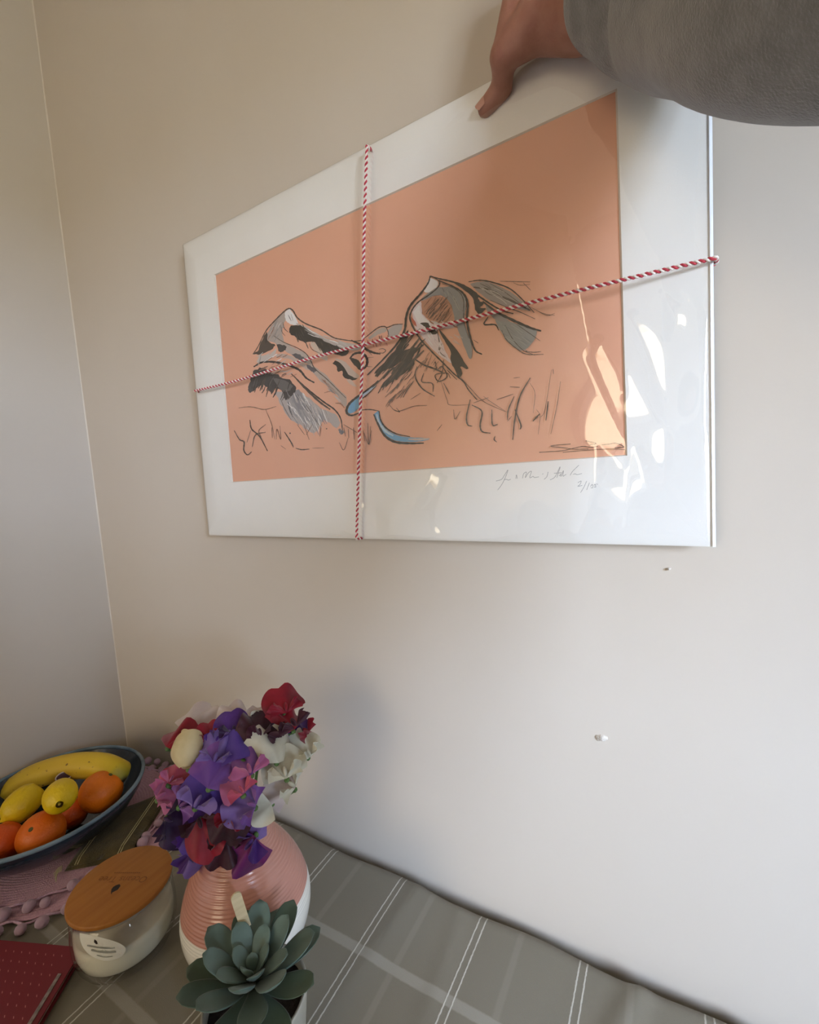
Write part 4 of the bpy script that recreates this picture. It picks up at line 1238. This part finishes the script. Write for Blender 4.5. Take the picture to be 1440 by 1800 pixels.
mesh_obj('vase_body', *lathe(prof, 80, VC), M_vase, vase)

# ------------------------------------------------------------------ sweet peas
PETAL = {}
def petal_mat(key, c, c2=None):
    PETAL[key] = material('petal_'+key, srgb(*c), .55, srgb(*(c2 or tuple(int(x*.8) for x in c))), 45, trans=.28, sheen=.2, bump=.15, bscale=200)
petal_mat('crimson', (158, 6, 36), (122, 0, 30)); petal_mat('maroon', (70, 5, 28), (46, 2, 20)); petal_mat('violet', (88, 42, 134), (66, 24, 106)); petal_mat('deep_purple', (58, 14, 70), (38, 6, 50))
petal_mat('mauve', (146, 88, 150), (112, 68, 146)); petal_mat('lilac', (134, 106, 168), (112, 84, 154)); petal_mat('pink', (192, 106, 142), (176, 92, 134)); petal_mat('salmon', (204, 92, 110), (196, 80, 104))
petal_mat('white', (214, 210, 188), (196, 190, 166)); petal_mat('cream', (218, 198, 150), (200, 178, 128)); petal_mat('blush', (214, 200, 190), (204, 186, 180)); petal_mat('magenta', (120, 26, 96), (94, 14, 90)); petal_mat('blueviolet', (80, 50, 140), (98, 68, 158))
M_stem = material('stem_green', srgb(92, 120, 58), .6, srgb(70, 98, 46), 60)
def petal_geo(W, Hh, ruffle, bend, spread, rs, notch=.12, nu=18, nv=8, cup=0.0):
    V, Fc = [], []
    ph = rs.uniform(0, 6.28); kf = rs.choice([3, 4, 5])
    for j in range(nv+1):
        v = j/nv
        for i in range(nu+1):
            u = -1+2*i/nu
            a = u*spread
            rr = v*(1-notch*math.exp(-(a/.22)**2))*(1-.10*u*u)
            x = W*rr*math.sin(a)/max(math.sin(min(spread, 1.57)), .5)
            z = Hh*rr*(math.cos(a)*.75+.25)
            y = -bend*v**1.6*Hh + ruffle*math.sin(kf*u*2+ph)*v*v + ruffle*.5*math.sin(9*u+2*ph)*v**3 + cup*(x*x)/W
            V.append(np.array([x, y, z]))
    for j in range(nv):
        for i in range(nu):
            Fc.append((j*(nu+1)+i, j*(nu+1)+i+1, (j+1)*(nu+1)+i+1, (j+1)*(nu+1)+i))
    return V, Fc
def frame(fwd, roll):
    y = np.asarray(fwd, float); y /= np.linalg.norm(y)
    up = UP - y*(UP@y); up /= np.linalg.norm(up)
    x = np.cross(y, up)
    c, s = math.cos(roll), math.sin(roll)
    z2 = c*up + s*x; x2 = np.cross(y, z2)
    return np.stack([x2, y, z2], 1)
MOUTH = VC+np.array([0, 0, .128])
BQ = MOUTH+np.array([.004, -.004, .035])
def thick_petal(name, V, Fc, R, c, mat, parent):
    o = mesh_obj(name, [R@v+c for v in V], Fc, mat, parent)
    return o
def sweet_pea(label, blooms, seed):
    rs = random.Random(seed)
    cs = []
    for (px, py, sz, roll, kind, k1, k2, dt) in blooms:
        cs.append(at(px, py, bloom_t(px, py)+dt))
    top = sum(cs)/len(cs)
    root = thing('sweet_pea', label, 'flower', tuple(MOUTH+np.array([0, 0, -.06])), 'sweet peas in the vase')
    d0 = top-MOUTH; 
    entry = MOUTH+np.array([d0[0], d0[1], 0])/max(np.linalg.norm(d0[:2]), 1e-3)*min(.016, np.linalg.norm(d0[:2])*.4)
    low_ = MOUTH-np.array([d0[0], d0[1], 0])*.12+np.array([0, 0, -.06])
    back = np.array([0, 0, -.012])
    base_top = top+(MOUTH-top)/np.linalg.norm(MOUTH-top)*.02
    path = catmull([low_, entry, (entry+base_top)/2+np.array([0, 0, .012]), base_top], 7)
    mesh_obj('stem', *sweep(path, [.0014]*len(path), 7), M_stem, root)
    for (bl, c) in zip(blooms, cs):
        (px, py, sz, roll, kind, k1, k2, dt) = bl
        out = c-BQ; out /= np.linalg.norm(out)
        tocam = CAM-c; tocam /= np.linalg.norm(tocam)
        fw = tocam*.75+out*.35+np.array([rs.uniform(-.3, .3), rs.uniform(-.3, .3), rs.uniform(-.2, .3)])
        R = frame(fw, math.radians(roll))
        size = sz*.5*bloom_t(px, py)/FPX           # half height in metres
        c0 = c-R[:, 2]*size*.55
        # calyx and pedicel
        ped = catmull([base_top, (base_top+c0)/2-R[:, 1]*.004, c0-R[:, 1]*.008, c0-R[:, 1]*.003], 5)
        fl = mesh_obj('flower', *sweep(ped, [.0009]*(len(ped)-4)+[.0012, .0020, .0026, .0016], 7), M_stem, root)
        if kind == 'bud':
            for k in range(4):
                V, Fc = [], []
                th0 = k*1.75+.4; sc_ = 1-.17*k
                for j in range(10):
                    v = j/9
                    for i in range(17):
                        u = i/16
                        th = th0+u*3.3
                        rr = size*.86*sc_*math.sin(math.pi*(.10+.62*v))**.8
                        lip = size*.10*max(0, v-.8)/.2*math.sin(math.pi*u)
                        hz_ = size*1.75*v*(.78+.22*math.sin(math.pi*u))*(1+.04*k)
                        V.append(np.array([(rr+lip)*math.cos(th), (rr+lip)*math.sin(th)+size*.2, hz_]))
                for j in range(9):
                    for i in range(16): Fc.append((j*17+i, j*17+i+1, (j+1)*17+i+1, (j+1)*17+i))
                thick_petal('banner_petal', V, Fc, R, c0, PETAL[k1 if k < 2 else k2], fl)
            continue
        V, Fc = petal_geo(size*rs.uniform(1.15, 1.4), size*1.95, size*.30, rs.uniform(.1, .5), 1.75, rs, .14, 24, 9, cup=rs.uniform(-.5, .5))
        thick_petal('banner_petal', V, Fc, R, c0, PETAL[k1], fl)
        if kind == 'back' or rs.random() < .25: continue
        for sgn in (-1, 1):
            V, Fc = petal_geo(size*.42, size*.95, size*.14, -.35, 1.25, rs, .05, 12, 7, cup=.8)
            Ry = np.array(Euler((math.radians(-28), math.radians(sgn*rs.uniform(6, 22)), math.radians(-sgn*rs.uniform(30, 60)))).to_matrix())
            thick_petal('wing_petal', [Ry@v+np.array([sgn*size*.10, size*.14, 0]) for v in V], Fc, R, c0, PETAL[k2], fl)
        V, Fc = ellipsoid((0, size*.32, size*.30), size*.11, size*.20, size*.26, 10, 8)
        thick_petal('keel_petal', V, Fc, R, c0, PETAL[k2], fl)
def bloom_t(px, py):
    # bouquet as a dome round its centre: nearer to the camera in the middle
    dC = BQ-CAM; zc = dC@FW
    cxp = 720+FPX*(dC@RT)/zc; cyp = 900-FPX*(dC@UP)/zc
    rho = math.hypot(px-cxp, (py-cyp)*.85)*zc/FPX
    return zc - math.sqrt(max(.085**2-rho**2, .0002))*.55+.01
PEAS = [
 ('crimson sweet pea spreading like a butterfly above the cream bloom', [(307, 1296, 66, -20, 'full', 'crimson', 'crimson', .0), (368, 1290, 40, 15, 'full', 'crimson', 'crimson', .004)]),
 ('cream rounded sweet pea bud at the bunch edge nearest the bowl', [(331, 1332, 62, 10, 'bud', 'cream', 'cream', -.006)]),
 ('pale blush sweet pea standing at the back against the wall', [(335, 1266, 74, -20, 'back', 'blush', 'blush', .030), (415, 1250, 50, 10, 'full', 'blush', 'blush', .024), (455, 1254, 44, 25, 'full', 'blush', 'white', .022)]),
 ('violet sweet pea just below the pale blooms', [(410, 1278, 54, 0, 'full', 'violet', 'deep_purple', .008), (385, 1300, 50, -20, 'full', 'deep_purple', 'violet', .006)]),
 ('maroon sweet pea beside the violet one near the top', [(452, 1284, 62, -10, 'full', 'maroon', 'maroon', .004), (484, 1292, 54, 20, 'full', 'maroon', 'maroon', .006)]),
 ('tall crimson sweet pea at the top of the bunch', [(499, 1238, 58, 5, 'full', 'crimson', 'crimson', .004), (508, 1268, 62, 15, 'full', 'crimson', 'maroon', .0), (528, 1284, 56, 25, 'full', 'violet', 'crimson', .004)]),
 ('white frilly sweet pea on the side toward the print', [(489, 1318, 74, -10, 'full', 'white', 'white', -.008), (536, 1318, 56, 20, 'full', 'white', 'white', .0), (500, 1350, 62, 15, 'full', 'white', 'white', -.010)]),
 ('pale sweet pea drooping beneath the white frilly blooms', [(505, 1378, 58, 50, 'full', 'blush', 'white', .0), (466, 1422, 44, 120, 'full', 'white', 'white', -.008), (455, 1440, 50, 100, 'back', 'lilac', 'lilac', .004)]),
 ('blue violet sweet pea in the middle top of the bunch', [(425, 1316, 64, 5, 'full', 'blueviolet', 'blueviolet', -.006), (382, 1322, 58, -15, 'full', 'lilac', 'lilac', -.006)]),
 ('large mauve sweet pea at the heart of the bunch', [(380, 1360, 84, -25, 'full', 'mauve', 'lilac', -.016), (436, 1344, 64, 20, 'full', 'mauve', 'pink', -.014), (420, 1384, 50, 30, 'full', 'pink', 'salmon', -.022)]),
 ('pink sweet pea with a salmon petal leaning over the napkin', [(294, 1394, 64, -60, 'full', 'pink', 'pink', -.002), (305, 1366, 44, -40, 'full', 'salmon', 'pink', .004)]),
 ('violet and lilac sweet pea below the mauve bloom', [(356, 1398, 74, -30, 'full', 'blueviolet', 'lilac', -.018), (334, 1408, 64, -70, 'full', 'violet', 'mauve', -.012), (433, 1414, 60, 60, 'full', 'lilac', 'mauve', -.020)]),
 ('dark purple sweet pea low beside the pink bloom', [(307, 1444, 66, -110, 'full', 'deep_purple', 'deep_purple', -.004)]),
 ('crimson and maroon sweet pea hanging before the vase', [(357, 1458, 68, -150, 'full', 'crimson', 'maroon', -.018), (402, 1448, 58, 160, 'full', 'maroon', 'crimson', -.020), (394, 1486, 58, 170, 'full', 'maroon', 'maroon', -.012)]),
 ('magenta sweet pea hanging lowest toward the succulent', [(433, 1490, 74, 140, 'full', 'magenta', 'violet', -.012)]),
 ('lilac sweet pea drooping over the vase shoulder by the candle', [(347, 1508, 68, -165, 'full', 'lilac', 'violet', -.006), (338, 1474, 54, -140, 'full', 'blueviolet', 'violet', -.008)]),
]
for i, (lb_, bl) in enumerate(PEAS): sweet_pea(lb_, bl, 100+i)

# ------------------------------------------------------------------ succulent
SC = np.array([-.288, -.214, TZ+.0012])
M_pot = material('pale_pot', srgb(168, 164, 150), .35, srgb(158, 154, 138), 20)
M_soil = material('potting_soil', srgb(40, 32, 26), .95, srgb(24, 18, 14), 200, bump=1.0, bscale=300)
pot = thing('plant_pot', 'pale grey round pot holding the succulent in front of the vase', 'pot', tuple(SC))
mesh_obj('pot_body', *lathe([(.0005, .0), (.030, .0), (.032, .002), (.0365, .040), (.0395, .066), (.0390, .068), (.0370, .067), (.0340, .040), (.030, .006), (.0005, .006)], 56, SC), M_pot, pot)
V, Fc = lathe([(.0362, .058), (.025, .0595), (.012, .060), (.0005, .0605)], 40, SC)
V = [(v[0], v[1], v[2]+.0008*math.sin(900*v[0])*math.cos(800*v[1])) for v in V]
mesh_obj('soil', V, Fc, M_soil, pot)
M_succ = material('succulent_leaf', srgb(98, 120, 110), .5, srgb(84, 104, 92), 40, sheen=.15)
M_succ2 = material('succulent_outer_leaf', srgb(78, 98, 84), .5, srgb(68, 86, 64), 40, sheen=.15)
succ = thing('succulent', 'grey green rosette succulent with spoon shaped leaves', 'succulent', tuple(SC+np.array([0, 0, .058])))
mesh_obj('stem', *sweep([SC+np.array([0, 0, .058]), SC+np.array([0, 0, .075]), SC+np.array([0, 0, .086])], [.007, .006, .004], 10), M_succ2, succ)
def leaf_geo(L, W, Tk, curl):
    V, Fc = [], []
    ns, nw = 12, 8
    for j in range(ns+1):
        s = j/ns
        wd = W*(.34+.66*math.sin(math.pi*min(s*.80+.05, .93))**1.1) if s < .86 else None
        wfn = lambda s: (0.36+0.64*math.sin(min(s/.66, 1)*math.pi/2)**1.5) if s < .66 else math.sqrt(max(0, 1-((s-.66)/.34)**2.1))
        wd = W*wfn(s)
        if s > .985: wd = W*.06
        tk = Tk*(.7+.3*math.sin(math.pi*s))*(1 if s < .75 else max(.12, 1-((s-.75)/.25)**2*.88))
        for k in range(nw*2):
            a = math.pi*2*k/(nw*2)
            x = wd/2*math.cos(a)
            zc = .10*wd*(math.cos(a)**2)          # slightly channelled upper face
            z = (tk*.5*math.sin(a) if math.sin(a) < 0 else tk*.28*math.sin(a)) + zc
            V.append(np.array([x, L*s, z+curl*L*s*s]))
    m = nw*2
    for j in range(ns):
        for k in range(m):
            k2 = (k+1) % m
            Fc.append((j*m+k, j*m+k2, (j+1)*m+k2, (j+1)*m+k))
    Fc += [tuple(range(m-1, -1, -1)), tuple(range(ns*m, ns*m+m))]
    return V, Fc
NL = 27
for i in range(NL):
    f = i/(NL-1)                  # 0 inner, 1 outer
    az = i*2.39996+.9
    el = math.radians(80-80*f**.62)
    L = .014+.037*min(1, f*1.7)**.8
    W = .0095+.0115*min(1, f*1.8)**.8
    V, Fc = leaf_geo(L, W, .0045, .12 if f > .3 else -.1)
    Re = np.array((Matrix.Rotation(az, 3, 'Z') @ Matrix.Rotation(el, 3, 'X')))
    base = SC+np.array([0, 0, .084-.010*f])+np.array([-math.sin(az), math.cos(az), 0])*(.0015+.005*f)
    mesh_obj('leaf', [Re@v+base for v in V], Fc, M_succ if f < .62 else M_succ2, succ)
# wooden plant marker
M_stick = material('birch_stick', srgb(222, 204, 164), .7, srgb(206, 186, 144), 30, stretch=(1, 1, 8))
s_top = at(413, 1570, .374); s_bot = SC+np.array([-.022, .022, .052])
dv = s_bot-s_top; dv /= np.linalg.norm(dv)
sd = np.cross(dv, CAM-s_top); sd /= np.linalg.norm(sd); fn = np.cross(sd, dv)
V, Fc = [], []
out = []
Ls = np.linalg.norm(s_bot-s_top)
for k in range(9):
    a = math.pi*k/8
    out.append((-.0042*math.cos(a), .0042-.0042*math.sin(a)))
out += [(.0042, Ls), (-.0042, Ls)]
for th in (-.0008, .0008):
    for (a, b) in out: V.append(s_top+sd*a+dv*b+fn*th)
m = len(out)
Fc = [tuple(range(m)), tuple(range(2*m-1, m-1, -1))]+[(i, m+i, m+(i+1) % m, (i+1) % m) for i in range(m)]
tag(mesh_obj('plant_marker', V, Fc, M_stick, smooth=False), 'pale wooden stick standing between the vase and the succulent', 'stick')

# ------------------------------------------------------------------ person
M_skin = material('skin', srgb(164, 117, 98), .5, srgb(150, 100, 82), 60, bump=.12, bscale=500, spec=.4)
M_skin.node_tree.nodes['Principled BSDF'].inputs['Subsurface Weight'].default_value = .08
M_skin.node_tree.nodes['Principled BSDF'].inputs['Subsurface Radius'].default_value = (.006, .002, .001)
M_wool = material('grey_wool', srgb(124, 123, 121), .95, srgb(110, 109, 107), 90, bump=.5, bscale=700, sheen=.4)
M_jean = material('navy_trousers', srgb(44, 50, 68), .9, srgb(36, 42, 58), 80)
M_hair = material('brown_hair', srgb(62, 44, 32), .5, srgb(44, 30, 22), 40, stretch=(8, 8, 1))
SHR = np.array([.270, -.45, 1.13]); ELB = np.array([.104, -.218, 1.358])
axis_pts = [at(1084, -26, .298), at(1092, -26, .294), at(1122, -28, .284), at(1200, -26, .265), at(1310, -26, .222), at(1440, -36, .180)]
t_tip = at(854, 190, .3850); t_ip = at(883, 154, .374); t_mcp = at(885, 98, .355); t_cmc = at(948, 38, .338)
wri = at(1022, 14, .322)
fore = wri+(ELB-wri)*.45
PX0 = .14
person = thing('person', 'person in a grey wool sweater holding the top of the print', 'person', (PX0, -.80, 0))
parts = []
C_ = lambda a, ra, b, rb: parts.append(capsule(a, ra, b, rb))
# right arm and hand
C_(SHR, .046, ELB, .034); C_(ELB, .034, axis_pts[4], .033); C_(axis_pts[4], .033, axis_pts[2], .028); C_(axis_pts[2], .028, wri, .0255)
C_(wri, .0262, t_cmc+np.array([.004, .004, .004]), .022)
C_(t_cmc, .0190, t_mcp, .0112); C_(t_mcp, .0098, t_ip, .0086); C_(t_ip, .0090, t_tip, .0076)
kn = []
for k in range(4):
    kx = -.088+.0185*k
    kp = np.array([kx, -.040-.003*k, 1.598-.003*abs(k-1)])
    kn.append(kp)
    C_(wri+np.array([-.006+.004*k, .002, .006]), .021, kp, .0115)
    if k: C_(kn[k-1], .0115, kp, .0115)
    pip = np.array([kx+.001*k, -.0115, 1.584-.004*k])
    dip = np.array([kx+.001*k, -.0076, 1.555-.004*k])
    tipp = np.array([kx+.001*k, -.0075, 1.530-.003*abs(k-1)])
    C_(kp, .0105, pip, .0078); C_(pip, .0070, dip, .0056); C_(dip, .0056, tipp, .0050)
C_(t_mcp, .0098, kn[0], .0110); C_(t_cmc, .0170, (kn[0]+wri)/2, .0170)
# torso, neck, head, left arm, legs
chest = np.array([PX0, -.69, .97]); waist = np.array([PX0, -.79, .74]); hip = np.array([PX0, -.84, .60])
SHL = np.array([-.02, -.77, 1.06]); nk = np.array([.115, -.645, 1.11]); hd = np.array([.085, -.605, 1.265])
C_(chest+np.array([-.07, -.05, 0]), .10, chest+np.array([.08, .12, 0]), .085)
C_(SHL, .048, nk, .06); C_(SHR, .048, nk, .06); C_(chest, .11, waist, .105); C_(waist+np.array([-.05, 0, 0]), .09, waist+np.array([.05, 0, 0]), .09)
C_(waist, .10, hip, .11); C_(hip+np.array([-.07, 0, 0]), .095, hip+np.array([.07, 0, 0]), .095)
C_(nk, .048, hd+np.array([0, .005, -.06]), .046)
parts.append(ellipsoid(hd, .076, .094, .112, 20, 14)); C_(hd+np.array([0, .05, -.05]), .048, hd+np.array([0, .06, -.075]), .036)
C_(hd+np.array([0, .090, .0]), .008, hd+np.array([0, .106, -.028]), .012)
C_(hd+np.array([-.018, .083, -.056]), .007, hd+np.array([.018, .083, -.056]), .007)
for sgn in (-1, 1):
    parts.append(ellipsoid(hd+np.array([sgn*.078, -.005, -.008]), .010, .018, .030, 10, 8))
    kneeP = np.array([PX0+sgn*.11, -.42, .53]); ank = np.array([PX0+sgn*.12, -.46, .085])
    C_(hip+np.array([sgn*.08, 0, -.03]), .085, kneeP, .055); C_(kneeP, .054, ank, .036)
    C_(ank+np.array([0, -.02, -.04]), .034, ank+np.array([sgn*.02, .13, -.048]), .028)
ELL = np.array([PX0-.27, -.72, .80]); WRL = np.array([PX0-.22, -.70, .66])
C_(SHL, .048, ELL, .038); C_(ELL, .037, WRL, .025); C_(WRL, .024, WRL+np.array([0, .015, -.07]), .026)
for k in range(4):
    b0 = WRL+np.array([-.006, -.014+.014*k+.01, -.085]); C_(WRL+np.array([0, .0, -.04]), .016, b0, .0095)
    b1_ = b0+np.array([.006, .004, -.034]); b2_ = b1_+np.array([.012, .002, -.026]); C_(b0, .0092, b1_, .008); C_(b1_, .008, b2_, .0068)
C_(WRL+np.array([.004, .02, -.02]), .013, WRL+np.array([.012, .048, -.055]), .0105); C_(WRL+np.array([.012, .048, -.055]), .010, WRL+np.array([.018, .052, -.085]), .008)
V, Fc = join(parts)
body = mesh_obj('body', V, Fc, M_skin, person)
rm = body.modifiers.new('remesh', 'REMESH'); rm.mode = 'VOXEL'; rm.voxel_size = .0026; rm.use_smooth_shade = True
sm = body.modifiers.new('smooth', 'SMOOTH'); sm.factor = .5; sm.iterations = 7
# thumb nail
nd = t_tip-t_ip; nd /= np.linalg.norm(nd)
tocam = CAM-t_tip; tocam /= np.linalg.norm(tocam)
nn = tocam*.55+np.array([-.65, -.2, .45]); nn -= nd*(nn@nd); nn /= np.linalg.norm(nn); ns_ = np.cross(nd, nn)
V, Fc = [], []
for i in range(7):
    for j in range(7):
        u, v = -1+2*i/6, -1+2*j/6
        ang = u*.75
        V.append(t_tip+nd*(.001+v*.0046*(1-.35*u*u))+(nn*math.cos(ang)+ns_*math.sin(ang))*.0076)
for i in range(6):
    for j in range(6): Fc.append((i*7+j, i*7+j+1, (i+1)*7+j+1, (i+1)*7+j))
mesh_obj('thumbnail', V, Fc, material('nail', srgb(186, 138, 120), .35), body)
# face details
for sgn in (-1, 1):
    mesh_obj('eye', *ellipsoid(hd+np.array([sgn*.032, .080, .006]), .013, .010, .009, 12, 8), material('eye_white', srgb(226, 222, 216), .2), body)
# sweater sleeve: open knitted tube from cuff to shoulder
path = axis_pts + [ELB+np.array([-.004, .004, .0]), ELB+(SHR-ELB)*.15, ELB+(SHR-ELB)*.55, SHR]
rad = [.0335, .0372, .0402, .0450, .0460, .0450, .0480, .0500, .0600, .0700]
cp_ = catmull(path, 16); rr_ = [q[0] for q in catmull([np.array([r_, 0.]) for r_ in rad], 16)]
for i in range(len(cp_)):
    s = i/len(cp_)
    rr_[i] += .0004*math.sin(i*.37+1)
outer_n = len(cp_)
V, Fc = sweep(cp_, rr_, 56, cap=False)
V = [np.array(v) for v in V]
for i in range(outer_n):
    for k in range(56):
        p = V[i*56+k]; c = cp_[i]
        a = 2*math.pi*k/56
        w_ = .0010*math.sin(3*a+i*.09)+.0006*math.sin(5*a-i*.13)
        if i < 12: w_ = .0006*math.sin(28*a)
        V[i*56+k] = c+(p-c)*(1+w_/rr_[i])
Vin, Fin = sweep(cp_[:24], [r_-.004 for r_ in rr_[:24]], 56, cap=False)
b = len(V); V += list(Vin); Fc += [tuple(i+b for i in q[::-1]) for q in Fin]
for k in range(56):
    k2 = (k+1) % 56
    Fc.append((k2, k, b+k, b+k2))
slv = mesh_obj('sweater_sleeve', V, Fc, M_wool, person)
slv['label'] = 'grey knitted sweater sleeve'
def remeshed(name, plist, mat, vox=.006):
    V, Fc = join(plist)
    o = mesh_obj(name, V, Fc, mat, person)
    m = o.modifiers.new('remesh', 'REMESH'); m.mode = 'VOXEL'; m.voxel_size = vox; m.use_smooth_shade = True
    s_ = o.modifiers.new('smooth', 'SMOOTH'); s_.factor = .5; s_.iterations = 8
    return o
sw = [capsule(chest+np.array([-.08, -.05, 0]), .12, chest+np.array([.10, .14, 0]), .105), capsule(chest+np.array([.10, .14, -.02]), .10, waist+np.array([.07, .06, 0]), .10), capsule(SHL, .066, nk+np.array([0, 0, -.05]), .075), capsule(SHR, .070, nk+np.array([0, 0, -.05]), .075),
      capsule(chest, .13, waist, .125), capsule(waist+np.array([-.06, 0, 0]), .115, waist+np.array([.06, 0, 0]), .115), capsule(hip+np.array([-.07, 0, .03]), .12, hip+np.array([.07, 0, .03]), .12),
      capsule(SHL, .064, ELL, .054), capsule(ELL, .054, WRL+np.array([0, 0, .035]), .040)]
remeshed('sweater_body', sw, M_wool)
tr_ = []
for sgn in (-1, 1):
    tr_ += [capsule(hip+np.array([sgn*.07, 0, -.02]), .108, np.array([PX0+sgn*.11, -.42, .53]), .075), capsule(np.array([PX0+sgn*.11, -.42, .53]), .075, np.array([PX0+sgn*.12, -.46, .13]), .062)]
remeshed('trousers', tr_, M_jean)
remeshed('hair', [ellipsoid(hd+np.array([0, -.018, .022]), .086, .098, .108, 20, 14), capsule(hd+np.array([-.055, -.04, -.02]), .04, hd+np.array([-.06, -.05, -.12]), .03), capsule(hd+np.array([.055, -.04, -.02]), .04, hd+np.array([.06, -.05, -.12]), .03)], M_hair)
for sgn in (-1, 1):
    ank = np.array([PX0+sgn*.12, -.46, .085])
    remeshed('shoe', [capsule(ank+np.array([0, -.03, -.037]), .042, ank+np.array([sgn*.02, .14, -.045]), .034)], material('shoe_leather', srgb(60, 52, 46), .5), .005)

# ------------------------------------------------------------------ chair under the sitter
ch = thing('dining_chair', 'wooden chair the person sits on at the table', 'chair', (PX0, -.86, 0))
SZ = .475
bevelled(mesh_obj('seat', *boxes([(PX0-.21, PX0+.21, -1.03, -.62, SZ-.03, SZ)]), M_tabwood, ch, smooth=False), .006)
for sgn in (-1, 1):
    mesh_obj('leg', *boxes([(PX0+sgn*.185-.018, PX0+sgn*.185+.018, -.67, -.634, 0, SZ-.03)]), M_tabwood, ch, smooth=False)
    mesh_obj('leg', *boxes([(PX0+sgn*.185-.018, PX0+sgn*.185+.018, -1.065, -1.031, 0, .95)]), M_tabwood, ch, smooth=False)
for z in (.66, .78, .90):
    mesh_obj('back_rail', *boxes([(PX0-.167, PX0+.167, -1.058, -1.038, z-.025, z+.025)]), M_tabwood, ch, smooth=False)
